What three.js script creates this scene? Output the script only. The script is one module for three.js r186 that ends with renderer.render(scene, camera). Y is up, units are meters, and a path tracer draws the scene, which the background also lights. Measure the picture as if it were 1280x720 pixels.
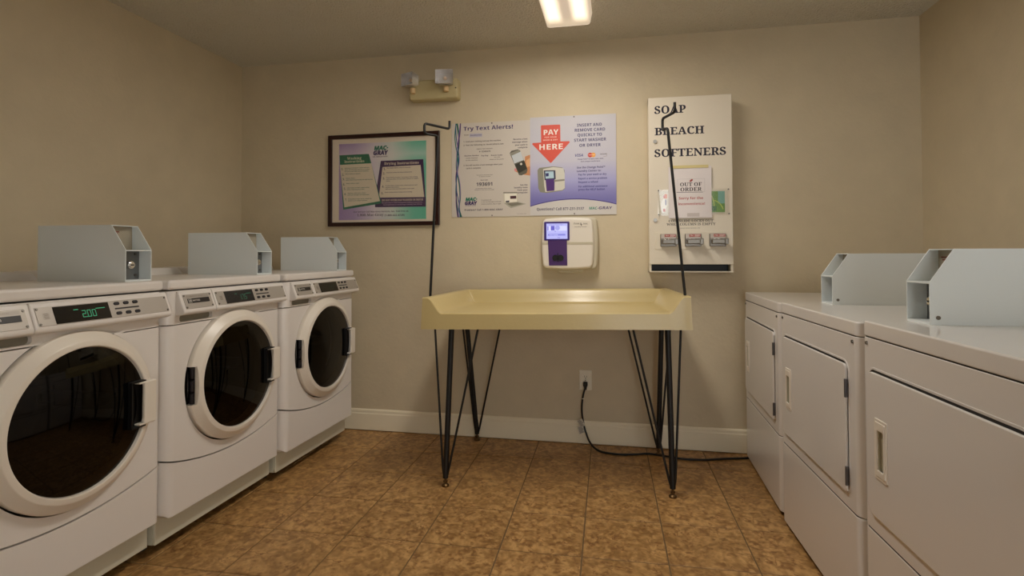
import * as THREE from 'three';
import { RoundedBoxGeometry } from 'three/addons/geometries/RoundedBoxGeometry.js';
import { mergeGeometries, mergeVertices } from 'three/addons/utils/BufferGeometryUtils.js';
import { RectAreaLightUniformsLib } from 'three/addons/lights/RectAreaLightUniformsLib.js';
import { Brush, Evaluator, SUBTRACTION, INTERSECTION } from 'three-bvh-csg';

// ------------------------------------------------------------------ camera, light, exposure
const scene = new THREE.Scene();
scene.background = new THREE.Color().setRGB(2.7, 2.8, 2.85);            // overcast daylight beyond the doorway behind the camera
const camera = new THREE.PerspectiveCamera(55.49, 1280 / 720, 0.05, 30);
camera.position.set(0, 1.1389, 3.345);
camera.rotation.set(0.0195, 0.1912, -0.0027, 'YXZ');
camera.setViewOffset(1280, 720, 0, 55.07, 1280, 720);          // the photograph is the lower crop of a taller frame
const renderer = new THREE.WebGLRenderer({ antialias: true });
renderer.toneMapping = THREE.LinearToneMapping;
renderer.toneMappingExposure = 1.4;
renderer.shadowMap.enabled = true;
RectAreaLightUniformsLib.init();
const LAMP = new THREE.Color().setRGB(1.0, 0.94, 0.86);
const LAMP_INTENSITY = 21, LENS_GLOW = 1.1;
const LAMP_REAR = new THREE.Color().setRGB(0.95, 1.0, 1.06), REAR_INTENSITY = 3;

// ------------------------------------------------------------------ helpers
function mulberry(a) { return () => { a = (a + 0x6d2b79f5) | 0; let t = Math.imul(a ^ (a >>> 15), 1 | a); t = (t + Math.imul(t ^ (t >>> 7), 61 | t)) ^ t; return ((t ^ (t >>> 14)) >>> 0) / 4294967296; }; }
const rnd = mulberry(7);
const V = (x, y, z) => new THREE.Vector3(x, y, z);
const used = new Map();
function numbered(name) { const n = used.get(name) || 0; used.set(name, n + 1); return n ? `${name}_${String(n).padStart(3, '0')}` : name; }
function mesh(name, geo, mat, parent) {
  const g = Array.isArray(geo) ? (geo.length > 1 ? mergeGeometries(geo.map(plain)) : geo[0]) : geo;
  const m = new THREE.Mesh(g, mat); m.name = parent ? name : numbered(name); (parent || scene).add(m); return m;
}
function plain(g) { const q = g.index ? g.toNonIndexed() : g.clone(); for (const k of Object.keys(q.attributes)) if (!['position', 'normal', 'uv'].includes(k)) q.deleteAttribute(k); if (!q.attributes.uv) q.setAttribute('uv', new THREE.BufferAttribute(new Float32Array(q.attributes.position.count * 2), 2)); return q; }
function tag(o, label, category, group) { o.userData.label = label; o.userData.category = category; if (group) o.userData.group = group; return o; }
function thing(name, label, category, p, turn = 0, group) { const g = new THREE.Group(); g.name = numbered(name); g.position.set(...p); g.rotation.y = turn; scene.add(g); return tag(g, label, category, group); }
function struct(m) { m.userData.kind = 'structure'; return m; }
function box(x0, x1, y0, y1, z0, z1, r = 0) {
  const w = x1 - x0, h = y1 - y0, d = z1 - z0;
  const g = r ? new RoundedBoxGeometry(w, h, d, 3, Math.min(r, w / 2.01, h / 2.01, d / 2.01)) : new THREE.BoxGeometry(w, h, d);
  return g.translate((x0 + x1) / 2, (y0 + y1) / 2, (z0 + z1) / 2);
}
function cyl(r, h, p, axis = 'y', seg = 24, r2 = r) { const g = new THREE.CylinderGeometry(r2, r, h, seg); if (axis === 'z') g.rotateX(Math.PI / 2); if (axis === 'x') g.rotateZ(Math.PI / 2); return g.translate(...p); }
function rod(a, b, r, seg = 10, r2 = r) { const d = new THREE.Vector3().subVectors(b, a), L = d.length(); const g = new THREE.CylinderGeometry(r2, r, L, seg); g.translate(0, L / 2, 0); g.applyQuaternion(new THREE.Quaternion().setFromUnitVectors(V(0, 1, 0), d.normalize())); return g.translate(a.x, a.y, a.z); }
function rrect(x0, x1, y0, y1, r, S = new THREE.Shape()) {
  S.moveTo(x0 + r, y0); S.lineTo(x1 - r, y0); S.absarc(x1 - r, y0 + r, r, -Math.PI / 2, 0); S.lineTo(x1, y1 - r); S.absarc(x1 - r, y1 - r, r, 0, Math.PI / 2);
  S.lineTo(x0 + r, y1); S.absarc(x0 + r, y1 - r, r, Math.PI / 2, Math.PI); S.lineTo(x0, y0 + r); S.absarc(x0 + r, y0 + r, r, Math.PI, Math.PI * 1.5); return S;
}
function poly(pts, S = new THREE.Shape()) { S.moveTo(...pts[0]); for (const p of pts.slice(1)) S.lineTo(...p); S.closePath(); return S; }
// extrude along +z from z0 over d, bevel included in d and in the outline
function ext(shape, z0, d, b = 0, seg = 2, curve = 10) {
  const g = new THREE.ExtrudeGeometry(shape, { depth: Math.max(d - 2 * b, 1e-5), bevelEnabled: b > 0, bevelThickness: b, bevelSize: b, bevelOffset: -b, bevelSegments: seg, curveSegments: curve });
  return g.translate(0, 0, z0 + b);
}
// creased normals weighted by face area, so that wide flat faces stay flat beside their bevels
function smooth(g0, a = 0.6) {
  const g = g0.index ? g0.toNonIndexed() : g0, p = g.attributes.position, n = p.count, N = new Float32Array(n * 3), fn = [], map = new Map(), cos = Math.cos(a), A = V(), B = V(), C = V();
  const key = (i) => `${Math.round(p.getX(i) * 2e4)},${Math.round(p.getY(i) * 2e4)},${Math.round(p.getZ(i) * 2e4)}`, keys = [];
  for (let f = 0; f < n / 3; f++) { A.fromBufferAttribute(p, 3 * f); B.fromBufferAttribute(p, 3 * f + 1).sub(A); C.fromBufferAttribute(p, 3 * f + 2).sub(A); const w = B.clone().cross(C), l = w.length(); fn.push([w, l > 1e-14 ? w.clone().divideScalar(l) : V(0, 0, 0)]); for (let k = 0; k < 3; k++) { const s = key(3 * f + k); keys.push(s); if (!map.has(s)) map.set(s, []); map.get(s).push(f); } }
  for (let i = 0; i < n; i++) { const me = fn[Math.floor(i / 3)], s = V(); for (const f of map.get(keys[i])) if (fn[f][1].dot(me[1]) > cos) s.add(fn[f][0]); if (s.lengthSq() < 1e-24) s.copy(me[1]); s.normalize(); N[3 * i] = s.x; N[3 * i + 1] = s.y; N[3 * i + 2] = s.z; }
  g.setAttribute('normal', new THREE.BufferAttribute(N, 3)); return g;
}
// plan outline (x, depth) extruded upward: plan y = -z
function up(shape, y0, h, b = 0, seg = 2, curve = 10) { return ext(shape, 0, h, b, seg, curve).rotateX(-Math.PI / 2).translate(0, y0, 0); }

// tileable value noise
function lattice(n, seed) { const r = mulberry(seed), a = new Float32Array(n * n); for (let i = 0; i < a.length; i++) a[i] = r(); return a; }
const lats = [8, 16, 32, 64, 128, 256].map((n, i) => [n, lattice(n, 100 + i)]);
function vnoise(u, v, k) { const [n, a] = lats[k]; const x = ((u % 1) + 1) % 1 * n, y = ((v % 1) + 1) % 1 * n; const i = Math.floor(x), j = Math.floor(y); let f = x - i, g = y - j; f = f * f * (3 - 2 * f); g = g * g * (3 - 2 * g); const i1 = (i + 1) % n, j1 = (j + 1) % n; return (a[(j % n) * n + i % n] * (1 - f) + a[(j % n) * n + i1] * f) * (1 - g) + (a[j1 * n + i % n] * (1 - f) + a[j1 * n + i1] * f) * g; }
const fbm = (u, v, k0, k1) => { let s = 0, w = 0, a = 1; for (let k = k0; k <= k1; k++) { s += a * vnoise(u, v, k); w += a; a *= 0.6; } return s / w; };
function dataTex(n, fn, srgb) {
  const d = new Uint8Array(n * n * 4);
  for (let y = 0; y < n; y++) for (let x = 0; x < n; x++) { const c = fn(x / n, y / n), o = (y * n + x) * 4; d[o] = c[0]; d[o + 1] = c[1]; d[o + 2] = c[2]; d[o + 3] = 255; }
  const t = new THREE.DataTexture(d, n, n); t.magFilter = THREE.LinearFilter; t.minFilter = THREE.LinearMipmapLinearFilter; t.generateMipmaps = true; t.wrapS = t.wrapT = THREE.RepeatWrapping; if (srgb) t.colorSpace = THREE.SRGBColorSpace; t.needsUpdate = true; return t;
}
function canvasTex(w, h, draw) {
  const c = document.createElement('canvas'); c.width = w; c.height = h; const x = c.getContext('2d'); draw(x, w, h);
  const t = new THREE.CanvasTexture(c); t.colorSpace = THREE.SRGBColorSpace; t.anisotropy = 8; return t;
}
const std = (color, roughness = 0.6, metalness = 0, more = {}) => new THREE.MeshStandardMaterial({ color, roughness, metalness, ...more });

// ------------------------------------------------------------------ materials
const bumpFine = dataTex(512, (u, v) => { const a = fbm(u, v, 3, 5) * 255; return [a, a, a]; });
const bumpPop = dataTex(512, (u, v) => { const a = Math.pow(fbm(u, v, 4, 5), 1.6) * 255; return [a, a, a]; });
bumpPop.repeat.set(1.2, 1.2);
const enamelBump = dataTex(256, (u, v) => { const a = (0.6 * vnoise(u, v, 4) + 0.4 * vnoise(u, v, 5)) * 255; return [a, a, a]; });
const wallTone = dataTex(512, (u, v) => { const s = 1 - 0.05 * fbm(u, v, 0, 3); return [214 * s, 199 * s, 169 * s]; }, true);
const M = {
  wall: new THREE.MeshStandardMaterial({ map: wallTone, roughness: 0.62, bumpMap: bumpFine, bumpScale: 0.0007 }),
  ceiling: std(0xdad4c4, 0.95, 0, { bumpMap: bumpPop, bumpScale: 0.011 }),
  trim: std(0xf4e9ce, 0.4),
  enamel: new THREE.MeshPhysicalMaterial({ color: 0xeae5e0, roughness: 0.34, clearcoat: 0.25, clearcoatRoughness: 0.2 }),
  dryer: new THREE.MeshPhysicalMaterial({ color: 0xe8e4e0, roughness: 0.36, clearcoat: 0.7, clearcoatRoughness: 0.07 }),
  kick: std(0xd8d5c2, 0.5),
  ring: std(0xebe3d6, 0.32),
  boxgrey: std(0xe4eaea, 0.5),
  steel: std(0xb9b7b2, 0.38, 0.75),
  plate: std(0xb9b2a9, 0.42, 0.35),
  chrome: std(0xd8d8d8, 0.18, 1),
  screw: std(0x77736c, 0.35, 0.9),
  dark: std(0x0b0a09, 0.5),
  gasket: std(0x141211, 0.7),
  black: std(0x070606, 0.5),
  button: std(0x17141a, 0.5),
  glass: new THREE.MeshPhysicalMaterial({ color: 0x4c3a2c, roughness: 0.03, transmission: 1, thickness: 0, ior: 1.38 }),
  drum: std(0x4a443c, 0.35, 0.8),
  ivory: new THREE.MeshPhysicalMaterial({ color: 0xc8b47e, roughness: 0.36, clearcoat: 0.3, clearcoatRoughness: 0.15, bumpMap: bumpFine, bumpScale: 0.0004 }),
  brass: std(0x6e5638, 0.4, 0.9),
  frame: std(0x2a100e, 0.3),
  cabinet: std(0xe6dcc8, 0.45),
  reader: std(0xe7dfd2, 0.42),
  readerSide: std(0xc4bba4, 0.45),
  purple: std(0x4a2a6a, 0.4),
  outlet: std(0xe9e2cf, 0.35),
  emerg: std(0xc2b488, 0.5),
  clear: new THREE.MeshPhysicalMaterial({ color: 0xffffff, roughness: 0.05, transmission: 1, thickness: 0 }),
  reflector: std(0xf0f0f2, 0.22, 0.5),
};

// ------------------------------------------------------------------ room
const XL = -2.547, XR = 1.629, H = 2.44, ZF = 4.7;
function metreUV(g, s = 1) {                                     // box-mapped uv in metres
  const q = g.index ? g.toNonIndexed() : g, p = q.attributes.position, n = q.attributes.normal, uv = new Float32Array(p.count * 2);
  for (let i = 0; i < p.count; i++) { const ax = Math.abs(n.getX(i)), ay = Math.abs(n.getY(i)), az = Math.abs(n.getZ(i)); const [a, b] = az >= ax && az >= ay ? [p.getX(i), p.getY(i)] : ay >= ax ? [p.getX(i), p.getZ(i)] : [p.getZ(i), p.getY(i)]; uv[2 * i] = a * s; uv[2 * i + 1] = b * s; }
  q.setAttribute('uv', new THREE.BufferAttribute(uv, 2)); return q;
}
const T = 0.12;
struct(mesh('wall_back', metreUV(box(XL - T, XR + T, -0.1, H + 0.1, -T, 0)), M.wall));
struct(mesh('wall_left', metreUV(box(XL - T, XL, -0.1, H + 0.1, 0, ZF)), M.wall));
struct(mesh('wall_right', metreUV(box(XR, XR + T, -0.1, H + 0.1, 0, ZF)), M.wall));
const DX0 = 0.30, DX1 = 1.26, DH = 2.06;                         // open doorway behind the camera
struct(mesh('wall_front', [box(XL - T, DX0, -0.1, H + 0.1, ZF, ZF + T), box(DX1, XR + T, -0.1, H + 0.1, ZF, ZF + T), box(DX0, DX1, DH, H + 0.1, ZF, ZF + T), box(DX0, DX1, -0.1, 0, ZF, ZF + T)].map((g) => metreUV(g)), M.wall));
struct(mesh('trim_1', [box(DX0 - 0.07, DX0, 0, DH + 0.07, ZF - 0.016, ZF, 0.004), box(DX1, DX1 + 0.07, 0, DH + 0.07, ZF - 0.016, ZF, 0.004), box(DX0, DX1, DH, DH + 0.07, ZF - 0.016, ZF, 0.004)], M.trim));
struct(mesh('ceiling', metreUV(box(XL, XR, H, H + 0.1, 0, ZF)), M.ceiling));
// baseboards: flat board with an eased, stepped top
const bbProfile = poly([[0, 0.006], [0.014, 0.006], [0.014, 0.108], [0.011, 0.114], [0.011, 0.128], [0.006, 0.137], [0, 0.137]]);
function baseboard(name, len, p, turn) { const g = ext(bbProfile, 0, len).rotateY(Math.PI / 2).translate(-len / 2, 0, 0); const m = struct(mesh(name, smooth(g.scale(1, 1, -1).scale(1, 1, 1), 0.3), M.trim)); m.position.set(...p); m.rotation.y = turn; m.material.side = THREE.DoubleSide; return m; }
baseboard('baseboard_back', XR - XL, [(XL + XR) / 2, 0, 0], 0);
baseboard('baseboard_left', ZF - 0.02, [XL, 0, ZF / 2], Math.PI / 2);
baseboard('baseboard_right', ZF - 0.02, [XR, 0, ZF / 2], -Math.PI / 2);

// floor: embossed vinyl tiles, each its own piece, on a slab that shows as the joints
const mix = (a, b, t) => a.map((v, i) => v + (b[i] - v) * t), sat = (x) => Math.max(0, Math.min(1, x));
const floorTex = dataTex(1024, (u, v) => {
  const wu = u + 0.05 * (fbm(u, v, 0, 2) - 0.5), wv = v + 0.05 * (fbm(u + 0.37, v + 0.11, 0, 2) - 0.5);
  const big = 0.35 * fbm(wu, wv, 1, 2) + 0.65 * fbm(wu * 1, wv, 3, 4), fine = fbm(wu * 1 + 0.2, wv, 3, 5);
  let c = mix([136, 104, 62], [182, 146, 96], sat((big - 0.30) * 2.4));
  c = mix(c, [116, 82, 46], 0.75 * sat((fine - 0.54) * 4));
  c = mix(c, [192, 158, 106], 0.55 * sat((fbm(wu + 0.6, wv + 0.4, 3, 5) - 0.54) * 4.5));
  const r = 1 - Math.abs(2 * fbm(wu + 0.5, wv + 0.3, 2, 4) - 1);               // curling dark veins
  c = mix(c, [98, 62, 34], 0.8 * sat((r - 0.945) * 16) * sat((vnoise(u, v, 2) - 0.5) * 3.5));
  const l = 1 - Math.abs(2 * fbm(wu + 0.13, wv + 0.71, 3, 5) - 1);
  c = mix(c, [112, 76, 42], 0.55 * sat((l - 0.93) * 9) * sat((vnoise(u + 0.3, v, 2) - 0.35) * 2.5));
  return c;
}, true);
const tileMats = [1, 0.965, 1.035, 0.985].map((k) => new THREE.MeshStandardMaterial({ map: floorTex, color: new THREE.Color(1.27 * k, 1.19 * k, 1.09 * k), roughness: 0.42, bumpMap: floorTex, bumpScale: 0.0006 }));
const floor = struct(mesh('floor', metreUV(box(XL, XR, -0.1, -0.0022, 0, ZF)), std(0x7c6342, 0.7)));
{
  const S = 0.3179, a = 0.0182, ca = Math.cos(a), sa = Math.sin(a), ox = -0.1408, oz = 1.2476, G = 0.0026;
  const world = (x, z) => [ox + ca * x + sa * z, oz - sa * x + ca * z];
  function tileGeo(outer, inner, off) {                          // polygons counter-clockwise seen from above (x right, z down)
    const P = [], U = [], tri = (...v) => v.forEach(([x, y, z]) => { P.push(x, y, z); U.push((x + off[0]) / 1.272, (z + off[1]) / 1.272); });
    const n = outer.length;
    for (let i = 1; i < n - 1; i++) tri([inner[0][0], 0, inner[0][1]], [inner[i][0], 0, inner[i][1]], [inner[i + 1][0], 0, inner[i + 1][1]]);
    for (let i = 0; i < n; i++) { const j = (i + 1) % n, A = [inner[i][0], 0, inner[i][1]], B = [inner[j][0], 0, inner[j][1]], C = [outer[j][0], -0.0024, outer[j][1]], D = [outer[i][0], -0.0024, outer[i][1]]; tri(A, D, C); tri(A, C, B); }
    const g = new THREE.BufferGeometry(); g.setAttribute('position', new THREE.Float32BufferAttribute(P, 3)); g.setAttribute('uv', new THREE.Float32BufferAttribute(U, 2)); g.computeVertexNormals(); return g;
  }
  const sq = (x0, x1, z0, z1) => [[x0, z0], [x0, z1], [x1, z1], [x1, z0]];
  const variants = []; for (let k = 0; k < 8; k++) variants.push(tileGeo(sq(G, S - G, G, S - G), sq(G + 0.0016, S - G - 0.0016, G + 0.0016, S - G - 0.0016), [rnd() * 1.27, rnd() * 1.27]));
  function clip(pts) {
    const planes = [[(p) => p[0] - XL - 0.002], [(p) => XR - 0.002 - p[0]], [(p) => p[1] - 0.002], [(p) => ZF - 0.002 - p[1]]];
    for (const [f] of planes) { const o = []; for (let i = 0; i < pts.length; i++) { const A = pts[i], B = pts[(i + 1) % pts.length], fa = f(A), fb = f(B); if (fa >= 0) o.push(A); if (fa * fb < 0) { const t = fa / (fa - fb); o.push([A[0] + t * (B[0] - A[0]), A[1] + t * (B[1] - A[1])]); } } pts = o; if (!pts.length) break; }
    return pts;
  }
  for (let j = -5; j < 12; j++) for (let i = -9; i < 7; i++) {
    const corners = sq(i * S + G, (i + 1) * S - G, j * S + G, (j + 1) * S - G).map((p) => world(...p));
    const c = clip(corners); if (c.length < 3) continue;
    let area = 0; for (let k = 0; k < c.length; k++) { const A = c[k], B = c[(k + 1) % c.length]; area += A[0] * B[1] - B[0] * A[1]; } if (Math.abs(area) < 0.004) continue;
    const mat = tileMats[Math.floor(rnd() * 4)];
    if (c.length === 4 && corners.every((p, k) => p === c[k])) { const m = mesh('tile', variants[Math.floor(rnd() * 8)], mat, floor); const [x, z] = world(i * S, j * S); m.position.set(x, 0, z); m.rotation.y = a; }
    else { const cx = c.reduce((s, p) => s + p[0], 0) / c.length, cz = c.reduce((s, p) => s + p[1], 0) / c.length; mesh('tile', tileGeo(c, c.map(([x, z]) => [x + Math.sign(cx - x) * 0.0016, z + Math.sign(cz - z) * 0.0016]), [rnd(), rnd()]), mat, floor); }
  }
}

// ------------------------------------------------------------------ ceiling lights (wraparound fluorescents, the second behind the camera)
function ceilingLight(label, cx, z0, z1, LAMP, LAMP_INTENSITY) {
  const L = z1 - z0;
  const t = thing('ceiling_light', label, 'ceiling light', [cx, H, (z0 + z1) / 2]);
  mesh('housing', box(-0.10, 0.10, -0.022, 0, -L / 2 + 0.012, L / 2 - 0.012, 0.004), std(0xe8e2d4, 0.5), t);
  const prof = new THREE.Shape(); prof.moveTo(-0.128, -0.004); prof.lineTo(-0.118, -0.052); prof.quadraticCurveTo(-0.115, -0.066, -0.098, -0.066); prof.lineTo(0.098, -0.066); prof.quadraticCurveTo(0.115, -0.066, 0.118, -0.052); prof.lineTo(0.128, -0.004); prof.lineTo(0.124, -0.004); prof.lineTo(0.104, -0.008); prof.lineTo(-0.104, -0.008); prof.lineTo(-0.124, -0.004); prof.closePath();
  const lensTex = canvasTex(256, 512, (c, w, h) => {              // the two tubes read as brighter bands through the prismatic lens
    c.fillStyle = '#857c74'; c.fillRect(0, 0, w, h);
    for (const x of [0.24, 0.78]) { const g = c.createLinearGradient((x - 0.21) * w, 0, (x + 0.21) * w, 0); g.addColorStop(0, 'rgba(255,240,215,0)'); g.addColorStop(0.3, 'rgba(255,240,215,1)'); g.addColorStop(0.7, 'rgba(255,240,215,1)'); g.addColorStop(1, 'rgba(255,240,215,0)'); c.fillStyle = g; c.fillRect(0, h * 0.03, w, h * 0.94); }
    for (const [a, b] of [[0, 0.09], [1, 0.91]]) { const g = c.createLinearGradient(0, a * h, 0, b * h); g.addColorStop(0, 'rgba(140,130,118,1)'); g.addColorStop(0.45, 'rgba(150,140,125,0.75)'); g.addColorStop(1, 'rgba(160,150,130,0)'); c.fillStyle = g; c.fillRect(0, a ? h * 0.91 : 0, w, h * 0.09); }
  });
  const g = smooth(ext(prof, -L / 2, L, 0, 1, 6), 0.5); const p = g.attributes.position, uv = g.attributes.uv;
  for (let i = 0; i < p.count; i++) uv.setXY(i, p.getX(i) / 0.256 + 0.5, (p.getZ(i) / L + 0.5));
  mesh('lens', g, new THREE.MeshStandardMaterial({ color: 0xe8e0d0, roughness: 0.4, emissive: LAMP, emissiveMap: lensTex, emissiveIntensity: LENS_GLOW }), t);
  for (const s of [-1, 1]) mesh('end_cap', ext(prof, s > 0 ? L / 2 : -L / 2 - 0.006, 0.006, 0.0015, 1, 6), new THREE.MeshStandardMaterial({ color: 0xf0e4c8, roughness: 0.5, emissive: LAMP, emissiveIntensity: 0.4 }), t);
  const li = new THREE.RectAreaLight(LAMP, LAMP_INTENSITY, 0.20, L - 0.22); li.name = 'ceiling_lamp'; li.position.set(0, -0.072, 0.08); li.rotation.x = -Math.PI / 2; t.add(li);
}
ceilingLight('lit white wraparound fluorescent fixture on the ceiling above the folding table', -0.256, 0.405, 1.625, LAMP, LAMP_INTENSITY);
ceilingLight('second wraparound fluorescent fixture on the ceiling behind the camera', 0.85, 3.25, 4.47, LAMP_REAR, REAR_INTENSITY);

// ------------------------------------------------------------------ washers
const ev = new Evaluator(); ev.useGroups = false; ev.attributes = ['position', 'normal'];
function csg(a, b, op) { const A = new Brush(plain(a)), B = new Brush(plain(b)); A.updateMatrixWorld(); B.updateMatrixWorld(); const r = ev.evaluate(A, B, op); return plain(r.geometry); }
const W2 = 0.35, DEP = 0.74;
// plan band of a front panel with rounded vertical corners (x, depth as plan y = -z)
function bandPlan(w2, r, th, back) {
  const S = new THREE.Shape(); S.moveTo(-w2, back); S.lineTo(-w2, r); S.absarc(-w2 + r, r, r, Math.PI, Math.PI * 1.5); S.lineTo(w2 - r, 0); S.absarc(w2 - r, r, r, -Math.PI / 2, 0); S.lineTo(w2, back);
  S.lineTo(w2 - th, back); S.lineTo(w2 - th, r); S.absarc(w2 - r, r, r - th, 0, -Math.PI / 2, true); S.lineTo(-w2 + r, th); S.absarc(-w2 + r, r, r - th, -Math.PI / 2, -Math.PI, true); S.lineTo(-w2 + th, back); S.closePath(); return S;
}
const smile = (x) => 0.308 + 0.055 * Math.pow(x / 0.35, 2);
const DOORY = 0.625, DOORX = 0.012;

function coinBox(parent, cx, y, zf, tall, len, screwSides) {
  // folded sheet-metal case: open front with a slanted upper opening and a shelf between the two recesses
  const w = 0.112, th = 0.003, br = 0.115, sl = 0.062;
  const prof = poly([[0, 0], [len, 0], [len, tall], [sl, tall], [0, br]]);           // (depth, height)
  const geos = [];
  for (const x of [cx - w / 2, cx + w / 2 - th]) geos.push(ext(prof, 0, th, 0.0006, 1).rotateY(Math.PI / 2).translate(x, y, zf));
  geos.push(box(cx - w / 2 + th, cx + w / 2 - th, y + tall - th, y + tall - 0.0003, zf - len, zf - sl), box(cx - w / 2 + th, cx + w / 2 - th, y, y + tall - th, zf - len, zf - len + th),
    box(cx - w / 2 + th, cx + w / 2 - th, y + br - 0.004, y + br, zf - 0.075, zf), box(cx - w / 2 + th, cx + w / 2 - th, y, y + 0.006, zf - 0.06, zf));
  const c = mesh('coin_box', geos, M.boxgrey, parent);
  const tanPlate = canvasTex(96, 96, (x, a, b) => { x.fillStyle = '#a89f8c'; x.fillRect(0, 0, a, b); x.fillStyle = '#7c3a30'; x.fillRect(12, 20, 34, 5); x.fillRect(16, 28, 24, 4); x.fillRect(12, 52, 26, 5); x.fillRect(14, 60, 20, 4); });
  mesh('instruction_plate', box(cx - w / 2 + th, cx + w / 2 - th, y + br, y + tall - th, zf - 0.088, zf - 0.085), std(0xffffff, 0.45, 0.1, { map: tanPlate }), c);
  mesh('lock_plate', box(cx - w / 2 + th, cx + w / 2 - th, y + 0.006, y + br - 0.004, zf - 0.058, zf - 0.053), std(0x7d7f80, 0.4, 0.6), c);
  mesh('lock', [cyl(0.014, 0.022, [cx, y + 0.06, zf - 0.043], 'z'), cyl(0.010, 0.006, [cx, y + 0.06, zf - 0.030], 'z')], M.chrome, c);
  mesh('key_slot', box(cx - 0.007, cx + 0.007, y + 0.058, y + 0.062, zf - 0.0275, zf - 0.0265), M.dark, c);
  for (const [sx, sy] of [[-1, 0.022], [1, 0.022], [-1, 0.1], [1, 0.1]]) mesh('rivet', cyl(0.005, 0.004, [cx + sx * 0.036, y + sy, zf - 0.052], 'z', 12), M.screw, c);
  for (const s of screwSides) mesh('screw', cyl(0.0055, 0.004, [cx + s * (w / 2 + 0.001), y + 0.02, zf - 0.02], 'x', 14), M.screw, c);
  return c;
}
function displayTex(txt, bright) {
  return canvasTex(512, 144, (c, w, h) => {
    c.fillStyle = '#000'; c.fillRect(0, 0, w, h);
    const seg = { 0: 'abcdef', 1: 'bc', 2: 'abged', 5: 'acdfg', 7: 'abc' }; c.strokeStyle = c.fillStyle = bright; c.lineWidth = 6; c.lineCap = 'round';
    let x = 242; const dw = 30, dh = 29;
    for (const ch of txt) {
      if (ch === '.') { c.beginPath(); c.arc(x - 9, 112, 5, 0, 7); c.fill(); continue; }
      const L = { a: [[0, 0], [1, 0]], b: [[1, 0], [1, 1]], c: [[1, 1], [1, 2]], d: [[0, 2], [1, 2]], e: [[0, 1], [0, 2]], f: [[0, 0], [0, 1]], g: [[0, 1], [1, 1]] };
      for (const s of seg[ch]) { c.beginPath(); c.moveTo(x + L[s][0][0] * dw, 54 + L[s][0][1] * dh); c.lineTo(x + L[s][1][0] * dw, 54 + L[s][1][1] * dh); c.stroke(); }
      x += 48;
    }
    c.fillRect(168, 36, 44, 7); c.fillRect(376, 42, 92, 7);
  });
}
const dispMat = (t, b, k) => new THREE.MeshStandardMaterial({ color: 0x0c0806, roughness: 0.15, emissive: 0xffffff, emissiveMap: displayTex(t, b), emissiveIntensity: k });
function flip(g) { const i = g.index ? g.toNonIndexed() : g; return i; }
function planeXY(x0, x1, y0, y1) { return new THREE.PlaneGeometry(x1 - x0, y1 - y0).translate((x0 + x1) / 2, (y0 + y1) / 2, 0); }

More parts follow.
